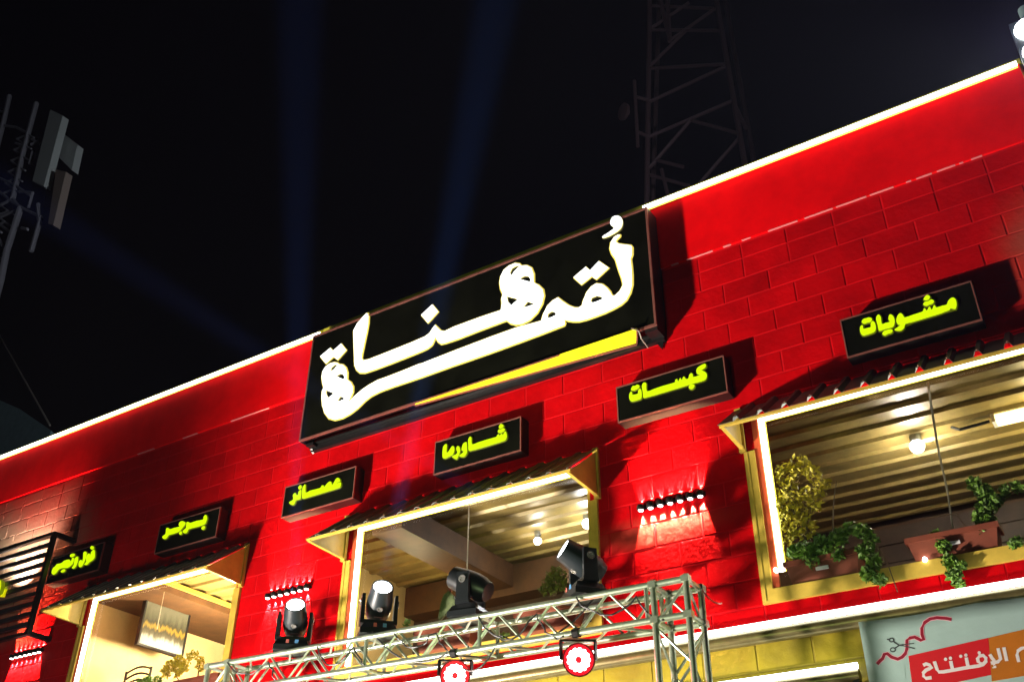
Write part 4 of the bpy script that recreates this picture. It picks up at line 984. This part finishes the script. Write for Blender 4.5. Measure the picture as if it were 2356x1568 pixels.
# ------------------------------------------------------------------ behind: towers, neighbour
def down(a, b):                          # carry a mast leg on down to the ground
    a, b = Vector(a), Vector(b); d = b-a; return b+d*((0-b.z)/d.z) if abs(d.z) > 1e-3 else b
t = thing('lattice_tower', 'tall faint lattice mast rising behind the roof right of the big sign', 'tower', (-4.4, 12, 0))
zt_ = zoom(2300, 0, 1.742)
def tw(x, y, Y=12.): return at(*zt_(x, y), Y)
legs = [((452, -160), (430, 1390), 12.), ((880, -160), (1100, 1110), 12.), ((940, -160), (1165, 1110), 14.2), ((520, -160), (470, 1390), 14.2)]
for (a, b, Y) in legs:
    A, B = tw(*a, Y), tw(*b, Y); MB().tube([down(A, B), A], .075, 8).build('leg', 'tower_dark_steel', t, True)
def tb(x0, y0, x1, y1, Y0=12., Y1=None, r=.05): MB().tube([tw(x0, y0, Y0), tw(x1, y1, Y1 or Y0)], r, 6).build('brace', 'tower_dark_steel', t, True)
for q in ((440, 940, 1010, 695), (435, 1165, 730, 825), (730, 825, 1060, 915), (1055, 955, 790, 1260), (430, 1195, 720, 1275), (500, 1100, 680, 1145), (530, 1160, 575, 1340), (447, 205, 950, 212), (440, 470, 985, 440), (450, 200, 720, 20), (600, 270, 900, 60), (445, 460, 700, 210), (445, 700, 985, 450), (450, 40, 890, 60), (1020, 690, 1110, 880)): tb(*q)
for q in ((520, -10, 590, 285), (570, -10, 588, 285)): tb(*q, r=.07)
MB().tube([tw(345, 555, 11.6), tw(368, 1005, 11.6)], .05, 8).build('antenna_pole', 'tower_dark_steel', t, True)
tb(352, 665, 445, 690, 11.6, 12.); tb(365, 905, 440, 935, 11.6, 12.)
MB().lathe(tw(285, 770, 11.4), (-.5, -.8, -.1), [(-.1, .05), (0, .22), (.1, .25), (.12, .1)], 16).build('dish', 'tower_dark_steel', t, True)
t = thing('antenna_mast', 'faint mobile phone mast with pale panel antennas at the upper left', 'tower', (-26, 6, 0))
zm = zoom(0, 300, 1.742)
def am(x, y, Y=6.): return at(*zm(x, y), Y)
def ab(pts, r=.06, nm='brace', Y=6.): MB().tube([am(*q, Y) for q in pts], r, 6).build(nm, 'tower_steel', t, True)
ab([(250, 185), (195, 390), (150, 560), (88, 840)], .09, 'leg'); ab([(65, 135), (20, 330), (-60, 640)], .09, 'leg')
A, B = am(140, 905), am(5, 1400); MB().tube([A, am(45, 1200), B, down(A, B)], .11, 8).build('leg', 'tower_steel', t, True)
A, B = am(-60, 905, 8), am(-190, 1400, 8); MB().tube([A, down(A, B)], .11, 8).build('leg', 'tower_steel', t, True)
for q in ([(35, 340), (110, 350), (185, 388)], [(-20, 240), (30, 245)], [(0, 700), (100, 745), (210, 820)], [(0, 795), (90, 865), (185, 920), (285, 965)], [(-20, 975), (135, 910)], [(-20, 1005), (90, 1080)], [(-10, 1110), (40, 1215)], [(-20, 1240), (40, 1265)], [(215, 430), (270, 460)], [(215, 470), (265, 440)], [(130, 790), (225, 800), (195, 900)], [(150, 1040), (190, 1050)], [(110, 460), (165, 480)], [(88, 840), (140, 905)], [(88, 840), (-20, 900)]): ab(q, .05)
for k in range(9):
    x = 190-k*20; y = 400+k*75
    ab([(x, y), (x-75, y+30)], .035); ab([(x-75, y+30), (x-18, y+72)], .035); ab([(x, y), (x+45, y+22)], .03)
ab([(262, 880), (272, 1000), (215, 1200)], .075, 'antenna_pole'); ab([(225, 520), (205, 600)], .06, 'antenna_pole')
def panel(pts, m, Y=5.8): MB().prism([am(*q, Y) for q in pts], (0, .25, 0)).build('antenna_panel', m, t)
panel([(345, 230), (430, 270), (300, 755), (222, 718)], 'antenna_white'); panel([(430, 392), (530, 470), (492, 645), (408, 560)], 'antenna_white', 6.2)
panel([(385, 640), (452, 655), (365, 1022), (330, 1010)], 'antenna_tan'); panel([(330, 700), (378, 640), (345, 900), (300, 905)], 'brown_wood', 6.3)
o = MB().tube([at(-10, 755, 9), at(115, 978, 4)], .02, 5).build('guy_wire', 'cable_grey'); tag(o, 'thin stay wire sloping down at the left behind the roof', 'wire')
t = thing('neighbour_house', 'dim teal roof of a neighbouring house behind the left end of the roof', 'building', (-22, 3, 0))
pts = [at(-260, 860, 3), at(-10, 916, 3), at(45, 940, 3), at(118, 990, 3)]
base = 9.5
poly = pts+[Vector((pts[-1].x, 3, base)), Vector((pts[0].x, 3, base))]
MB().prism(poly, (-3, 6, 0)).build('roof', 'far_roof', t)
MB().prism([Vector((pts[0].x, 3.05, 0)), Vector((pts[-1].x, 3.05, 0)), Vector((pts[-1].x, 3.05, base)), Vector((pts[0].x, 3.05, base))], (-3, 5.9, 0)).build('wall', 'far_wall', t)

# ------------------------------------------------------------------ haze
hm = bpy.data.materials.new('haze'); hm.use_nodes = True; nt = hm.node_tree; nt.nodes.clear()
out = nt.nodes.new('ShaderNodeOutputMaterial'); pv = nt.nodes.new('ShaderNodeVolumePrincipled')
pv.inputs['Color'].default_value = (.9, .92, 1, 1); pv.inputs['Density'].default_value = .0002
nt.links.new(pv.outputs[0], out.inputs['Volume']); MAT['haze'] = hm
hz = MB().box(-125, 125, -65, 125, -1, 75).build('haze', 'haze'); hz['kind'] = 'stuff'
